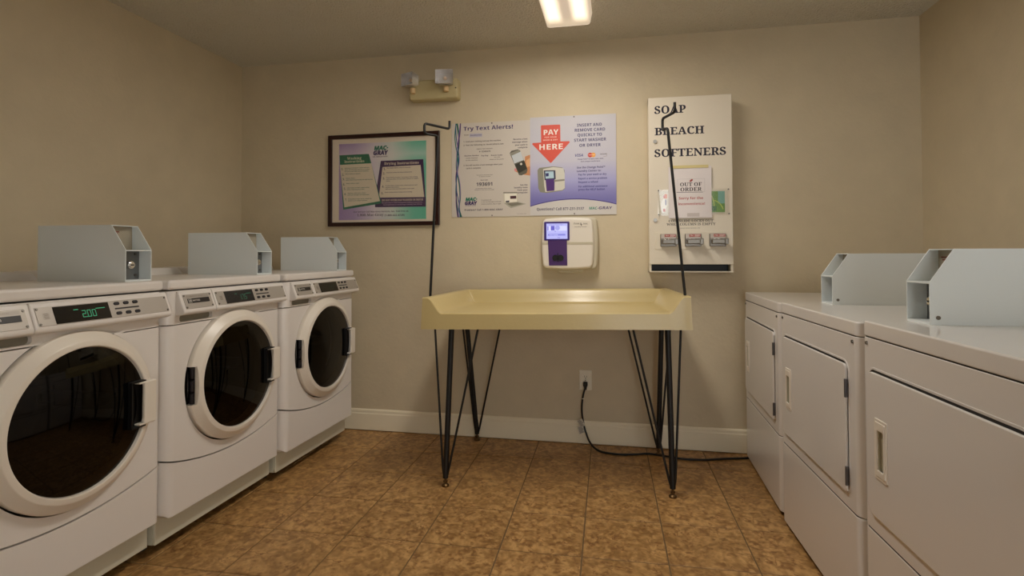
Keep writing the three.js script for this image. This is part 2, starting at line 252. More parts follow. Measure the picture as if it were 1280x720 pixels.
function makeWasher() {
  const t = new THREE.Group();
  // cabinet: sides, back, base tray, plain front corners above the seam
  const sides = [box(-W2 + 0.0015, -W2 + 0.02, 0.17, 1.003, -DEP, -0.05), box(W2 - 0.02, W2 - 0.0015, 0.17, 1.003, -DEP, -0.05), box(-W2 + 0.02, W2 - 0.02, 0.1, 1.003, -DEP, -DEP + 0.02), box(-W2 + 0.02, W2 - 0.02, 0.15, 0.17, -DEP + 0.02, -0.06)];
  mesh('cabinet', sides, M.enamel, t);
  for (const [x, z] of [[-1, -0.16], [1, -0.16], [-1, -0.66], [1, -0.66]]) mesh('foot', [cyl(0.02, 0.016, [x * 0.30, 0.008, z]), cyl(0.008, 0.14, [x * 0.30, 0.085, z])], M.black, t);
  mesh('kick_plate', [box(-W2 + 0.006, W2 - 0.006, 0.046, 0.19, -0.067, -0.055, 0.003), box(-W2 + 0.006, -W2 + 0.02, 0.046, 0.19, -0.70, -0.067), box(W2 - 0.02, W2 - 0.006, 0.046, 0.19, -0.70, -0.067)], M.kick, t);
  // lower panel with the curved top edge
  const lowPts = []; for (let i = 0; i <= 40; i++) { const x = -W2 + 0.7 * i / 40; lowPts.push([x, smile(x) - 0.003]); }
  const lowShape = poly([[-W2 + 0.015, 0.150], [W2 - 0.015, 0.150], [W2, 0.165], ...lowPts.slice().reverse(), [-W2, 0.165]]);
  mesh('lower_panel', smooth(csg(up(bandPlan(W2, 0.035, 0.02, 0.11), 0.14, 0.30, 0, 1, 12), ext(lowShape, -0.2, 0.3), INTERSECTION), 0.5), M.enamel, t);
  // front panel with porthole
  const upPts = lowPts.map(([x, y]) => [x, y + 0.006]);
  const frontShape = poly([...upPts, [W2, 0.871], [-W2, 0.871]]);
  frontShape.holes.push(new THREE.Path().absellipse(DOORX, DOORY, 0.281, 0.281, 0, Math.PI * 2, true));
  mesh('front_panel', smooth(csg(up(bandPlan(W2, 0.035, 0.02, 0.11), 0.25, 0.65, 0, 1, 12), ext(frontShape, -0.2, 0.3, 0, 1, 48), INTERSECTION), 0.5), M.enamel, t);
  // upper panel behind the console, with the grip slot
  const slot = rrect(-0.297, -0.122, 0.8815, 0.9075, 0.011);
  const upper = csg(up(bandPlan(W2, 0.035, 0.02, 0.11), 0.8745, 0.1285, 0.001, 1, 12), ext(slot, -0.0195, 0.1), SUBTRACTION);
  mesh('upper_panel', smooth(upper, 0.5), M.enamel, t);
  const gs = mesh('drawer_grip', ext(slot, -0.019, 0.004), std(0x8f8a7c, 0.5), t); gs.userData.label = 'dark recessed finger grip under the soap drawer';
  mesh('lid', new RoundedBoxGeometry(0.699, 0.0370, DEP + 0.002, 4, 0.011).translate(0, 1.0265, -DEP / 2 + 0.001), M.enamel, t);
  const hp = new THREE.Shape(); hp.moveTo(-W2 + 0.004, 0); hp.lineTo(0.325, 0); hp.bezierCurveTo(0.30, 0.002, 0.305, 0.034, 0.275, 0.034); hp.lineTo(-W2 + 0.012, 0.034); hp.quadraticCurveTo(-W2 + 0.004, 0.034, -W2 + 0.004, 0.026); hp.closePath();
  mesh('back_guard', smooth(ext(hp, -0.735, 0.20, 0.004, 2), 0.7).translate(0, 1.0445, 0), M.enamel, t);
  // console: two wedge housings
  const cp = new THREE.Shape(); cp.moveTo(-0.004, 1.001); cp.lineTo(0.004, 1.001); cp.quadraticCurveTo(0.010, 1.000, 0.012, 0.992); cp.lineTo(0.036, 0.930); cp.quadraticCurveTo(0.040, 0.918, 0.032, 0.913); cp.lineTo(0.018, 0.908); cp.lineTo(0.0015, 0.9075); cp.lineTo(-0.004, 0.9075); cp.closePath();
  const wedge = (x0, x1) => smooth(ext(cp, 0, x1 - x0, 0.004, 3).rotateY(Math.PI / 2).scale(1, 1, 1), 0.7).rotateY(Math.PI).translate(x1, 0, 0);
  // ext profile x axis is depth: after the turn depth runs along +z
  const place = (x0, x1) => { const g = ext(cp, 0, x1 - x0, 0.004, 3); const m = new THREE.Matrix4().set(0, 0, -1, x1, 0, 1, 0, 0, 1, 0, 0, 0, 0, 0, 0, 1); return smooth(g.applyMatrix4(m), 0.7); };
  const drawer = mesh('soap_drawer', place(-0.315, -0.1425), M.enamel, t), con = mesh('control_console', place(-0.1395, 0.3495), M.enamel, t);
  const ang = Math.atan2(0.024, 0.062), nrm = V(0, Math.sin(ang), Math.cos(ang));
  // local frame on the sloped face: s = along x, q = up the slope from its lower edge
  const onFace = (g, lift) => { g.rotateX(-ang); g.translate(0, 0.930 + nrm.y * lift, 0.036 + nrm.z * lift); return g; };
  const slab = (x0, x1, q0, q1, th, r) => onFace(ext(rrect(x0, x1, q0, q1, r), 0, th, 0.0005, 1), 0);
  mesh('drawer_plate', slab(-0.302, -0.157, 0.002, 0.061, 0.002, 0.003), M.plate, drawer);
  mesh('badge_strip', slab(-0.285, -0.172, 0.024, 0.043, 0.0035, 0.001), std(0x17120f, 0.35), drawer);
  const badge = canvasTex(512, 86, (c, w, h) => { c.fillStyle = '#17120f'; c.fillRect(0, 0, w, h); c.strokeStyle = '#d8d4cc'; c.lineWidth = 6; c.strokeRect(14, 10, 66, 66); c.fillStyle = '#d8d4cc'; c.font = 'bold 58px sans-serif'; c.fillText('M', 22, 64); c.font = 'bold 44px sans-serif'; c.fillText('MAYTAG', 100, 58); });
  const bd = onFace(planeXY(-0.2845, -0.1725, 0.0242, 0.0428), 0.0038); mesh('badge', bd, std(0xffffff, 0.35, 0, { map: badge }), drawer);
  const dtext = canvasTex(512, 64, (c, w, h) => { c.fillStyle = '#aca59c'; c.fillRect(0, 0, w, h); c.fillStyle = '#8d7f74'; c.font = '30px sans-serif'; c.fillText('COMMERCIAL LAUNDRY', 70, 42); });
  mesh('legend', onFace(planeXY(-0.288, -0.172, 0.046, 0.057), 0.0023), std(0xffffff, 0.42, 0.3, { map: dtext }), drawer);
  for (const [x, q] of [[-0.297, 0.055], [-0.162, 0.055], [-0.297, 0.008], [-0.162, 0.008]]) mesh('screw', onFace(new THREE.CylinderGeometry(0.0032, 0.0042, 0.003, 14).rotateX(Math.PI / 2).translate(x, q, 0.0015), 0.001), M.screw, drawer);
  mesh('control_plate', slab(-0.130, 0.338, 0.002, 0.061, 0.002, 0.003), M.plate, con);
  mesh('display', slab(-0.080, 0.102, 0.004, 0.058, 0.0035, 0.001), std(0x0c0806, 0.12), con);
  const dpl = onFace(planeXY(-0.079, 0.101, 0.005, 0.057), 0.0038); mesh('readout', dpl, dispMat('2.00', '#4fc08a', 0.42), con);
  const bt = new THREE.Shape(); bt.absarc(-0.005, 0, 0.0054, Math.PI / 2, Math.PI * 1.5); bt.lineTo(0.005, -0.0054); bt.absarc(0.005, 0, 0.0054, -Math.PI / 2, Math.PI / 2); bt.closePath();
  for (let r = 0; r < 2; r++) for (let i = 0; i < 3; i++) mesh('button', onFace(ext(bt, 0, 0.004, 0.001, 1, 6).translate(0.132 + i * 0.036, 0.016 + r * 0.034, 0), 0.001), M.button, con);
  mesh('legend_bar', slab(0.122, 0.215, 0.030, 0.035, 0.0028, 0.0005), M.button, con);
  for (const [x, q] of [[-0.125, 0.055], [-0.125, 0.008], [0.332, 0.055], [0.332, 0.008]]) mesh('screw', onFace(new THREE.CylinderGeometry(0.0032, 0.0042, 0.003, 14).rotateX(Math.PI / 2).translate(x, q, 0.0015), 0.001), M.screw, con);
  const icon = canvasTex(64, 64, (c) => { c.fillStyle = '#aca59c'; c.fillRect(0, 0, 64, 64); c.strokeStyle = '#857a6e'; c.lineWidth = 5; c.beginPath(); c.moveTo(10, 10); c.lineTo(50, 10); c.moveTo(14, 26); c.lineTo(54, 22); c.moveTo(10, 38); c.lineTo(54, 40); c.moveTo(14, 54); c.lineTo(54, 54); c.stroke(); });
  mesh('icon', onFace(planeXY(-0.113, -0.093, 0.022, 0.042), 0.0023), std(0xffffff, 0.42, 0.3, { map: icon }), con);
  // porthole door
  const lathe = (pts, seg = 96) => new THREE.LatheGeometry(pts.map(([r, z]) => new THREE.Vector2(r, z)), seg).rotateX(Math.PI / 2).translate(DOORX, DOORY, 0);
  const dp = [[0.262, -0.012], [0.2740, -0.010], [0.2755, 0.012], [0.2735, 0.017], [0.2685, 0.0205], [0.2475, 0.0385], [0.2435, 0.0405], [0.2300, 0.0425], [0.2270, 0.0410], [0.2245, 0.030], [0.222, -0.02], [0.262, -0.012]];
  const ringG = lathe(dp);
  const notch = csg(ringG, box(-0.30 + DOORX, -0.248 + DOORX, DOORY - 0.075, DOORY + 0.075, -0.03, 0.06), SUBTRACTION);
  const door = mesh('door', smooth(notch, 0.45), M.ring, t);
  const gl = []; for (let i = 0; i <= 12; i++) { const r = 0.2235 * i / 12; gl.push([Math.max(r, 0.0001), 0.032 + 0.020 * (1 - (i / 12) ** 2)]); }
  mesh('door_glass', lathe(gl), M.glass, door);
  mesh('hinge', [box(-0.252 + DOORX, -0.240 + DOORX, DOORY - 0.072, DOORY + 0.072, -0.01, 0.018), ...[-0.05, 0.0, 0.05].map((dy) => cyl(0.009, 0.040, [-0.257 + DOORX, DOORY + dy, 0.014]))], std(0x1b171c, 0.3, 0.4), door);
  mesh('handle_cup', [box(0.148 + DOORX, 0.152 + DOORX, DOORY - 0.078, DOORY + 0.078, 0.03, 0.058), box(0.150 + DOORX, 0.205 + DOORX, DOORY - 0.080, DOORY - 0.076, 0.03, 0.058), box(0.150 + DOORX, 0.205 + DOORX, DOORY + 0.076, DOORY + 0.080, 0.03, 0.058), box(0.150 + DOORX, 0.205 + DOORX, DOORY - 0.078, DOORY + 0.078, 0.034, 0.038)], M.black, door);
  mesh('handle', [new RoundedBoxGeometry(0.050, 0.148, 0.013, 4, 0.005).translate(0.221 + DOORX, DOORY, 0.0555), new RoundedBoxGeometry(0.020, 0.144, 0.030, 3, 0.005).translate(0.235 + DOORX, DOORY, 0.043), box(0.178 + DOORX, 0.24 + DOORX, DOORY - 0.075, DOORY - 0.068, 0.036, 0.060, 0.003), box(0.178 + DOORX, 0.24 + DOORX, DOORY + 0.068, DOORY + 0.075, 0.036, 0.060, 0.003)], M.ring, door);
  // drum seen faintly through the glass, rubber gasket around the opening
  mesh('gasket', lathe([[0.2795, -0.016], [0.225, -0.03], [0.205, -0.05], [0.205, -0.075], [0.230, -0.09]], 64), Object.assign(M.gasket, { side: THREE.DoubleSide }), t);
  const dr = mesh('drum', lathe([[0.215, -0.085], [0.24, -0.10], [0.245, -0.12], [0.245, -0.42], [0.22, -0.44], [0.0001, -0.44]], 64), Object.assign(M.drum, { side: THREE.DoubleSide }), t);
  for (let k = 0; k < 3; k++) { const a = 0.5 + k * 2.094; mesh('baffle', new RoundedBoxGeometry(0.05, 0.06, 0.28, 3, 0.02).translate(0, 0.222, 0).rotateZ(a).translate(DOORX, DOORY, -0.27), M.drum, dr); }
  coinBox(t, 0.284, 1.0445, -0.045, 0.206, 0.385, [1]);
  return t;
}
{
  const w0 = makeWasher();
  const spots = [[-1.683, 1.914, 0, '2.00', '#4fc08a', 0.42, 'white front-load washer nearest the camera, its display lit with a green 2.00'],
    [-1.663, 1.213, 0, '1.75', '#4ab083', 0.22, 'white front-load washer standing between the other two, olive tint in its round door glass'],
    [-1.634, 0.509, -0.016, '1.75', '#3a7a60', 0.09, 'white front-load washer beside the back wall, its display dim and its door glass nearly black']];
  spots.forEach(([x, z, a, txt, col, k, label], i) => {
    const o = i ? w0.clone() : w0; o.name = numbered('washing_machine'); o.position.set(x, 0, z); o.rotation.y = Math.PI / 2 + a; scene.add(o);
    if (i) o.traverse((c) => { if (c.name === 'readout') c.material = dispMat(txt, col, k); });
    tag(o, label, 'washer', 'front-load washers along the left wall');
  });
}

// ------------------------------------------------------------------ dryers
function makeDryer(withBox) {
  const t = new THREE.Group(), w = 0.357, D = 0.70, R = 0.028;
  const plan = (s, r) => { const S = new THREE.Shape(); S.moveTo(-s, D); S.lineTo(-s, r); S.absarc(-s + r, r, r, Math.PI, Math.PI * 1.5); S.lineTo(s - r, 0); S.absarc(s - r, r, r, -Math.PI / 2, 0); S.lineTo(s, D); S.closePath(); return S; };
  mesh('toe_base', box(-w + 0.01, w - 0.01, 0.014, 0.03, -D + 0.01, -0.012), M.black, t);
  for (const [x, z] of [[-1, -0.06], [1, -0.06], [-1, -0.64], [1, -0.64]]) mesh('foot', cyl(0.018, 0.012, [x * 0.3, 0.006, z]), M.black, t);
  mesh('lower_panel', smooth(up(plan(w, R), 0.018, 0.3268, 0.005, 3, 8), 0.6), M.dryer, t);
  mesh('seam_gasket', up(plan(w - 0.009, R - 0.008), 0.34, 0.02).translate(0, 0, -0.0016), M.dark, t);
  mesh('cabinet', smooth(up(plan(w, R), 0.3474, 0.5358, 0.0025, 3, 8), 0.6), M.dryer, t);
  mesh('top_gasket', up(plan(w - 0.009, R - 0.008), 0.880, 0.016).translate(0, 0, -0.0016), M.dark, t);
  mesh('top_panel', smooth(up(plan(w + 0.001, R), 0.8853, 0.0437, 0.005, 4, 8), 0.6), M.dryer, t);
  // door: raised slab over a dark shadow gap, with a recessed pull
  const x0 = -0.312, x1 = 0.286, y0 = 0.395, y1 = 0.792;
  mesh('door_gap', ext(rrect(x0 - 0.002, x1 + 0.002, y0 - 0.002, y1 + 0.005, 0.032), -0.0002, 0.0012), M.dark, t);
  const lip = rrect(x0 - 0.012, x1 + 0.010, y0 - 0.012, y1 + 0.012, 0.04); lip.holes.push(rrect(x0 - 0.003, x1 + 0.003, y0 - 0.003, y1 + 0.006, 0.033, new THREE.Path()));
  mesh('door_surround', smooth(ext(lip, -0.001, 0.0026, 0.0008, 2), 0.6), M.dryer, t);
  const ds = new THREE.Shape(); { const a = 0.03, b = 0.016; ds.moveTo(x0 + a, y0); ds.lineTo(x1 - b, y0); ds.absarc(x1 - b, y0 + b, b, -Math.PI / 2, 0); ds.lineTo(x1, y1 - b); ds.absarc(x1 - b, y1 - b, b, 0, Math.PI / 2); ds.lineTo(x0 + a, y1); ds.absarc(x0 + a, y1 - a, a, Math.PI / 2, Math.PI); ds.lineTo(x0, y0 + a); ds.absarc(x0 + a, y0 + a, a, Math.PI, Math.PI * 1.5); } ds.holes.push(rrect(-0.2485, -0.2105, 0.530, 0.645, 0.004, new THREE.Path()));
  const door = mesh('door', smooth(ext(ds, 0.0005, 0.0085, 0.0035, 3), 0.6), M.dryer, t);
  const hf = rrect(-0.264, -0.198, 0.508, 0.672, 0.006); hf.holes.push(rrect(-0.246, -0.213, 0.5335, 0.6415, 0.004, new THREE.Path()));
  const inner = rrect(-0.2575, -0.2045, 0.517, 0.664, 0.005); inner.holes.push(rrect(-0.246, -0.213, 0.5335, 0.6415, 0.004, new THREE.Path()));
  const h = mesh('handle', [smooth(ext(hf, 0.0085, 0.0035, 0.0015, 2), 0.6), smooth(ext(inner, 0.0105, 0.0035, 0.0015, 2), 0.6)].map(plain), M.ring, door);
  mesh('pull_recess', [box(-0.2475, -0.2115, 0.531, 0.644, 0.0012, 0.0025), box(-0.2475, -0.2455, 0.531, 0.644, 0.002, 0.010)], std(0xc9c7b4, 0.5), h);
  for (const y of [0.718, 0.448]) { const hg = mesh('hinge', [box(0.281, 0.291, y - 0.028, y + 0.028, 0.001, 0.0105, 0.0015), cyl(0.0042, 0.056, [0.2905, y, 0.0095])], std(0x68686c, 0.3, 0.8), t); hg.userData.label = 'small steel door hinge'; }
  for (const s of [-1, 1]) mesh('screw', cyl(0.006, 0.005, [s * 0.322, 0.867, 0.0015], 'z', 14, 0.0045), M.screw, t);
  if (withBox) coinBox(t, -0.300, 0.9288, withBox, 0.206, 0.385, [-1, 1]);
  return t;
}
{
  const d = [[0.692, 0.421, -0.016, -0.004, 0, 'white dryer beside the back wall, the only one with nothing on its bare top'],
    [0.691, 1.178, 0.034, 0.004, -0.165, 'white dryer in the middle of the dryer row, both steel door hinges showing'],
    [0.723, 1.903, 0.045, 0.014, -0.125, 'white dryer nearest the camera, its large blank door cut by the right frame edge']];
  d.forEach(([x, z, a, y, zb, label]) => { const o = makeDryer(zb); o.name = numbered('dryer'); o.position.set(x, 0, z); o.rotation.y = -Math.PI / 2 + a; o.scale.y = 1 + y / 0.93; scene.add(o); tag(o, label, 'dryer', 'white dryers along the right wall'); });
}

// ------------------------------------------------------------------ folding table
{
  const o = [-0.31, 0, 0.40], t = thing('folding_table', 'ivory moulded tray-top folding table on black hairpin legs with two hook posts', 'table', o);
  const FL = [-0.957, 0.752], FR = [0.334, 0.668], BL = [-0.928, 0.088], BR = [0.275, 0.050];
  const yb = (s) => 0.770 + 0.015 * s;                             // its underside, the table stands a little out of level
  const at = (s, q, h) => { const fx = FL[0] + (FR[0] - FL[0]) * s, fz = FL[1] + (FR[1] - FL[1]) * s, bx = BL[0] + (BR[0] - BL[0]) * s, bz = BL[1] + (BR[1] - BL[1]) * s; return V(fx + (bx - fx) * q - o[0], yb(s) + h, fz + (bz - fz) * q - o[2]); };   // q: 0 front, 1 back
  const ss = (a, b, x) => { const k = sat((x - a) / (b - a)); return k * k * (3 - 2 * k); };
  const LX = 1.29, LZ = 0.64;
  const hgt = (s, q) => { const dx = Math.min(s, 1 - s) * LX, dz = (1 - q) * LZ; const side = 1 - ss(0.024, 0.098, dx), back = 1 - ss(0.020, 0.075, dz); const r = Math.max(side, back) + 0.06 * Math.min(side, back) * (1 - Math.max(side, back)); const f = q * LZ; const edge = f < 0.006 ? -0.004 * (1 - f / 0.006) : 0; return 0.078 + 0.078 * Math.min(1, r) + edge; };
  const us = [], vs = []; for (let i = 0; i <= 22; i++) us.push(0.1 * i / 22); for (let i = 1; i <= 20; i++) us.push(0.1 + 0.8 * i / 20); for (let i = 1; i <= 22; i++) us.push(0.9 + 0.1 * i / 22);
  for (const f of [0, 0.003, 0.006, 0.012]) vs.push(f / LZ); for (let i = 1; i <= 12; i++) vs.push(0.02 + 0.84 * i / 12); for (let i = 1; i <= 20; i++) vs.push(0.86 + 0.14 * i / 20);
  const P = [], idx = [], nu = us.length, nv = vs.length, push = (v) => { P.push(v.x, v.y, v.z); return P.length / 3 - 1; };
  const topI = us.map((s) => vs.map((q) => push(at(s, q, hgt(s, q)))));
  for (let i = 0; i < nu - 1; i++) for (let j = 0; j < nv - 1; j++) { const a = topI[i][j], b = topI[i + 1][j], c = topI[i + 1][j + 1], d = topI[i][j + 1]; idx.push(a, b, c, a, c, d); }
  const loop = []; for (let i = 0; i < nu; i++) loop.push([us[i], 0]); for (let j = 1; j < nv; j++) loop.push([1, vs[j]]); for (let i = nu - 2; i >= 0; i--) loop.push([us[i], 1]); for (let j = nv - 2; j > 0; j--) loop.push([0, vs[j]]);
  const flare = (s, q, h, e) => { const v = at(s, q, h); if (q === 0) v.z += e; if (s === 0) v.x -= e; if (s === 1) v.x += e; return v; };
  const A = loop.map(([s, q]) => push(at(s, q, hgt(s, q)))), B = loop.map(([s, q]) => push(flare(s, q, 0, 0.006))), C = loop.map(([s, q]) => { const k = at(s, q, 0), m = at(0.5, 0.5, 0); return push(V(k.x + Math.sign(m.x - k.x) * 0.012, k.y, k.z + Math.sign(m.z - k.z) * 0.012)); }), Dn = loop.map(([s, q], i) => { const c = C[i]; return push(V(P[3 * c], P[3 * c + 1] + 0.055, P[3 * c + 2])); });
  const mid = push(at(0.5, 0.5, 0.055)), n = loop.length;
  for (let i = 0; i < n; i++) { const j = (i + 1) % n; idx.push(A[i], B[i], B[j], A[i], B[j], A[j], B[i], C[i], C[j], B[i], C[j], B[j], C[i], Dn[i], Dn[j], C[i], Dn[j], C[j], Dn[i], mid, Dn[j]); }
  let g = new THREE.BufferGeometry(); g.setAttribute('position', new THREE.Float32BufferAttribute(P, 3)); g.setIndex(idx); g = mergeVertices(g, 1e-5); g.computeVertexNormals(); g = metreUV(smooth(g, 0.7), 1);
  mesh('tray_top', g, Object.assign(M.ivory, { side: THREE.DoubleSide }), t);
  const w = (x, y, z) => V(x - o[0], y, z - o[2]);
  const legs = [ // foot x,z, bar top, rod tops
    [[-0.842, 0.737], [-0.819, 0.700], [[-0.919, 0.678], [-0.675, 0.699]]],
    [[-0.857, 0.062], [-0.906, 0.150], [[-0.668, 0.150], [-0.912, 0.230]]],
    [[0.218, 0.112], [0.240, 0.155], [[0.030, 0.155], [0.294, 0.155]]],
    [[0.245, 0.660], [0.231, 0.619], [[0.296, 0.600], [0.059, 0.619]]]];
  for (const [f, b, rods] of legs) {
    const foot = w(f[0], 0.040, f[1]), bt = w(b[0], 0.822, b[1]);
    const leg = mesh('leg', rod(foot, bt, 0.0138, 16), M.black, t);
    for (const r of rods) { const top = w(r[0], 0.822, r[1]), dir = Math.sign(r[0] - f[0]) || 1, lo = foot.clone().add(V(dir * 0.012, 0.020, 0)); const cv = new THREE.CatmullRomCurve3([top, top.clone().lerp(lo, 0.5), top.clone().lerp(lo, 0.97), foot.clone().add(V(dir * 0.006, 0.001, 0)), foot.clone()], false, 'catmullrom', 0.05); mesh('brace_rod', new THREE.TubeGeometry(cv, 40, 0.0056, 8), M.black, leg); }
    mesh('mounting_plate', box(bt.x - 0.05, bt.x + 0.05, 0.8225, 0.826, bt.z - 0.03, bt.z + 0.03), M.black, leg);
    mesh('foot_glide', [cyl(0.006, 0.034, [foot.x, 0.024, foot.z]), cyl(0.018, 0.007, [foot.x, 0.0036, foot.z], 'y', 24), cyl(0.018, 0.006, [foot.x, 0.0101, foot.z], 'y', 24, 0.011), cyl(0.012, 0.006, [foot.x, 0.024, foot.z], 'y', 6)], M.brass, leg);
  }
  const hook = (pts) => { const c = new THREE.CurvePath(); const q = pts.map((p) => w(...p)); const R = 0.016; let prev = q[0]; for (let i = 1; i < q.length - 1; i++) { const a = q[i].clone().add(q[i - 1].clone().sub(q[i]).setLength(R)), b = q[i].clone().add(q[i + 1].clone().sub(q[i]).setLength(R)); c.add(new THREE.LineCurve3(prev, a)); c.add(new THREE.QuadraticBezierCurve3(a, q[i], b)); prev = b; } c.add(new THREE.LineCurve3(prev, q.at(-1)));
    const pts2 = []; for (const k of c.curves) { const m = k.isLineCurve3 ? (k.getLength() > 0.3 ? 14 : 4) : 6; for (let i = 0; i < m; i++) pts2.push(k.getPoint(i / m)); } pts2.push(q.at(-1)); return new THREE.TubeGeometry(new THREE.CatmullRomCurve3(pts2, false, 'centripetal'), 160, 0.0068, 10); };
  mesh('hook_post', hook([[-0.963, 0.900, 0.62], [-0.927, 1.765, 0.60], [-0.977, 1.765, 0.667], [-0.977, 1.818, 0.667], [-0.889, 1.818, 0.517], [-0.889, 1.862, 0.517]]), M.black, t);
  mesh('hook_post', hook([[0.3175, 0.915, 0.60], [0.240, 1.752, 0.60], [0.221, 1.752, 0.545], [0.221, 1.812, 0.545], [0.268, 1.812, 0.665], [0.268, 1.858, 0.665]]), M.black, t);
}

// ------------------------------------------------------------------ wall things
function mapper(sc, L, R, T2, B2, w, h) { return (x, y) => { const u = (x - L) / (R - L), a = T2[0] + (T2[1] - T2[0]) * u, b = B2[0] + (B2[1] - B2[0]) * u; return [u * w, (y - a) / (b - a) * h]; }; }
function txt(c, s, x, y, size, color, o = {}) { c.fillStyle = color; c.font = `${o.w || 'bold'} ${size}px ${o.f || 'sans-serif'}`.trim(); c.textAlign = o.a || 'left'; c.textBaseline = 'alphabetic'; c.save(); c.translate(x, y); if (o.rot) c.rotate(o.rot); if (o.fit) { const k = o.fit / c.measureText(s).width; c.scale(o.fx ? k : Math.min(k, 1.6), 1); } if (o.skew) c.transform(1, 0, o.skew, 1, 0, 0); if (o.k) { c.strokeStyle = color; c.lineWidth = o.k; c.strokeText(s, 0, 0); } c.fillText(s, 0, 0); c.restore(); }
function logoStack(c, x, y, wd, ht) { c.lineJoin = 'round'; txt(c, 'MAC·', x + wd * 0.06, y + ht * 0.46, ht * 0.55, '#08705a', { k: ht * 0.05, fit: wd * 0.94, fx: 1, skew: -0.15 }); txt(c, 'GRAY', x, y + ht * 0.98, ht * 0.60, '#2c1858', { k: ht * 0.05, fit: wd * 0.95, fx: 1, skew: -0.15 }); }

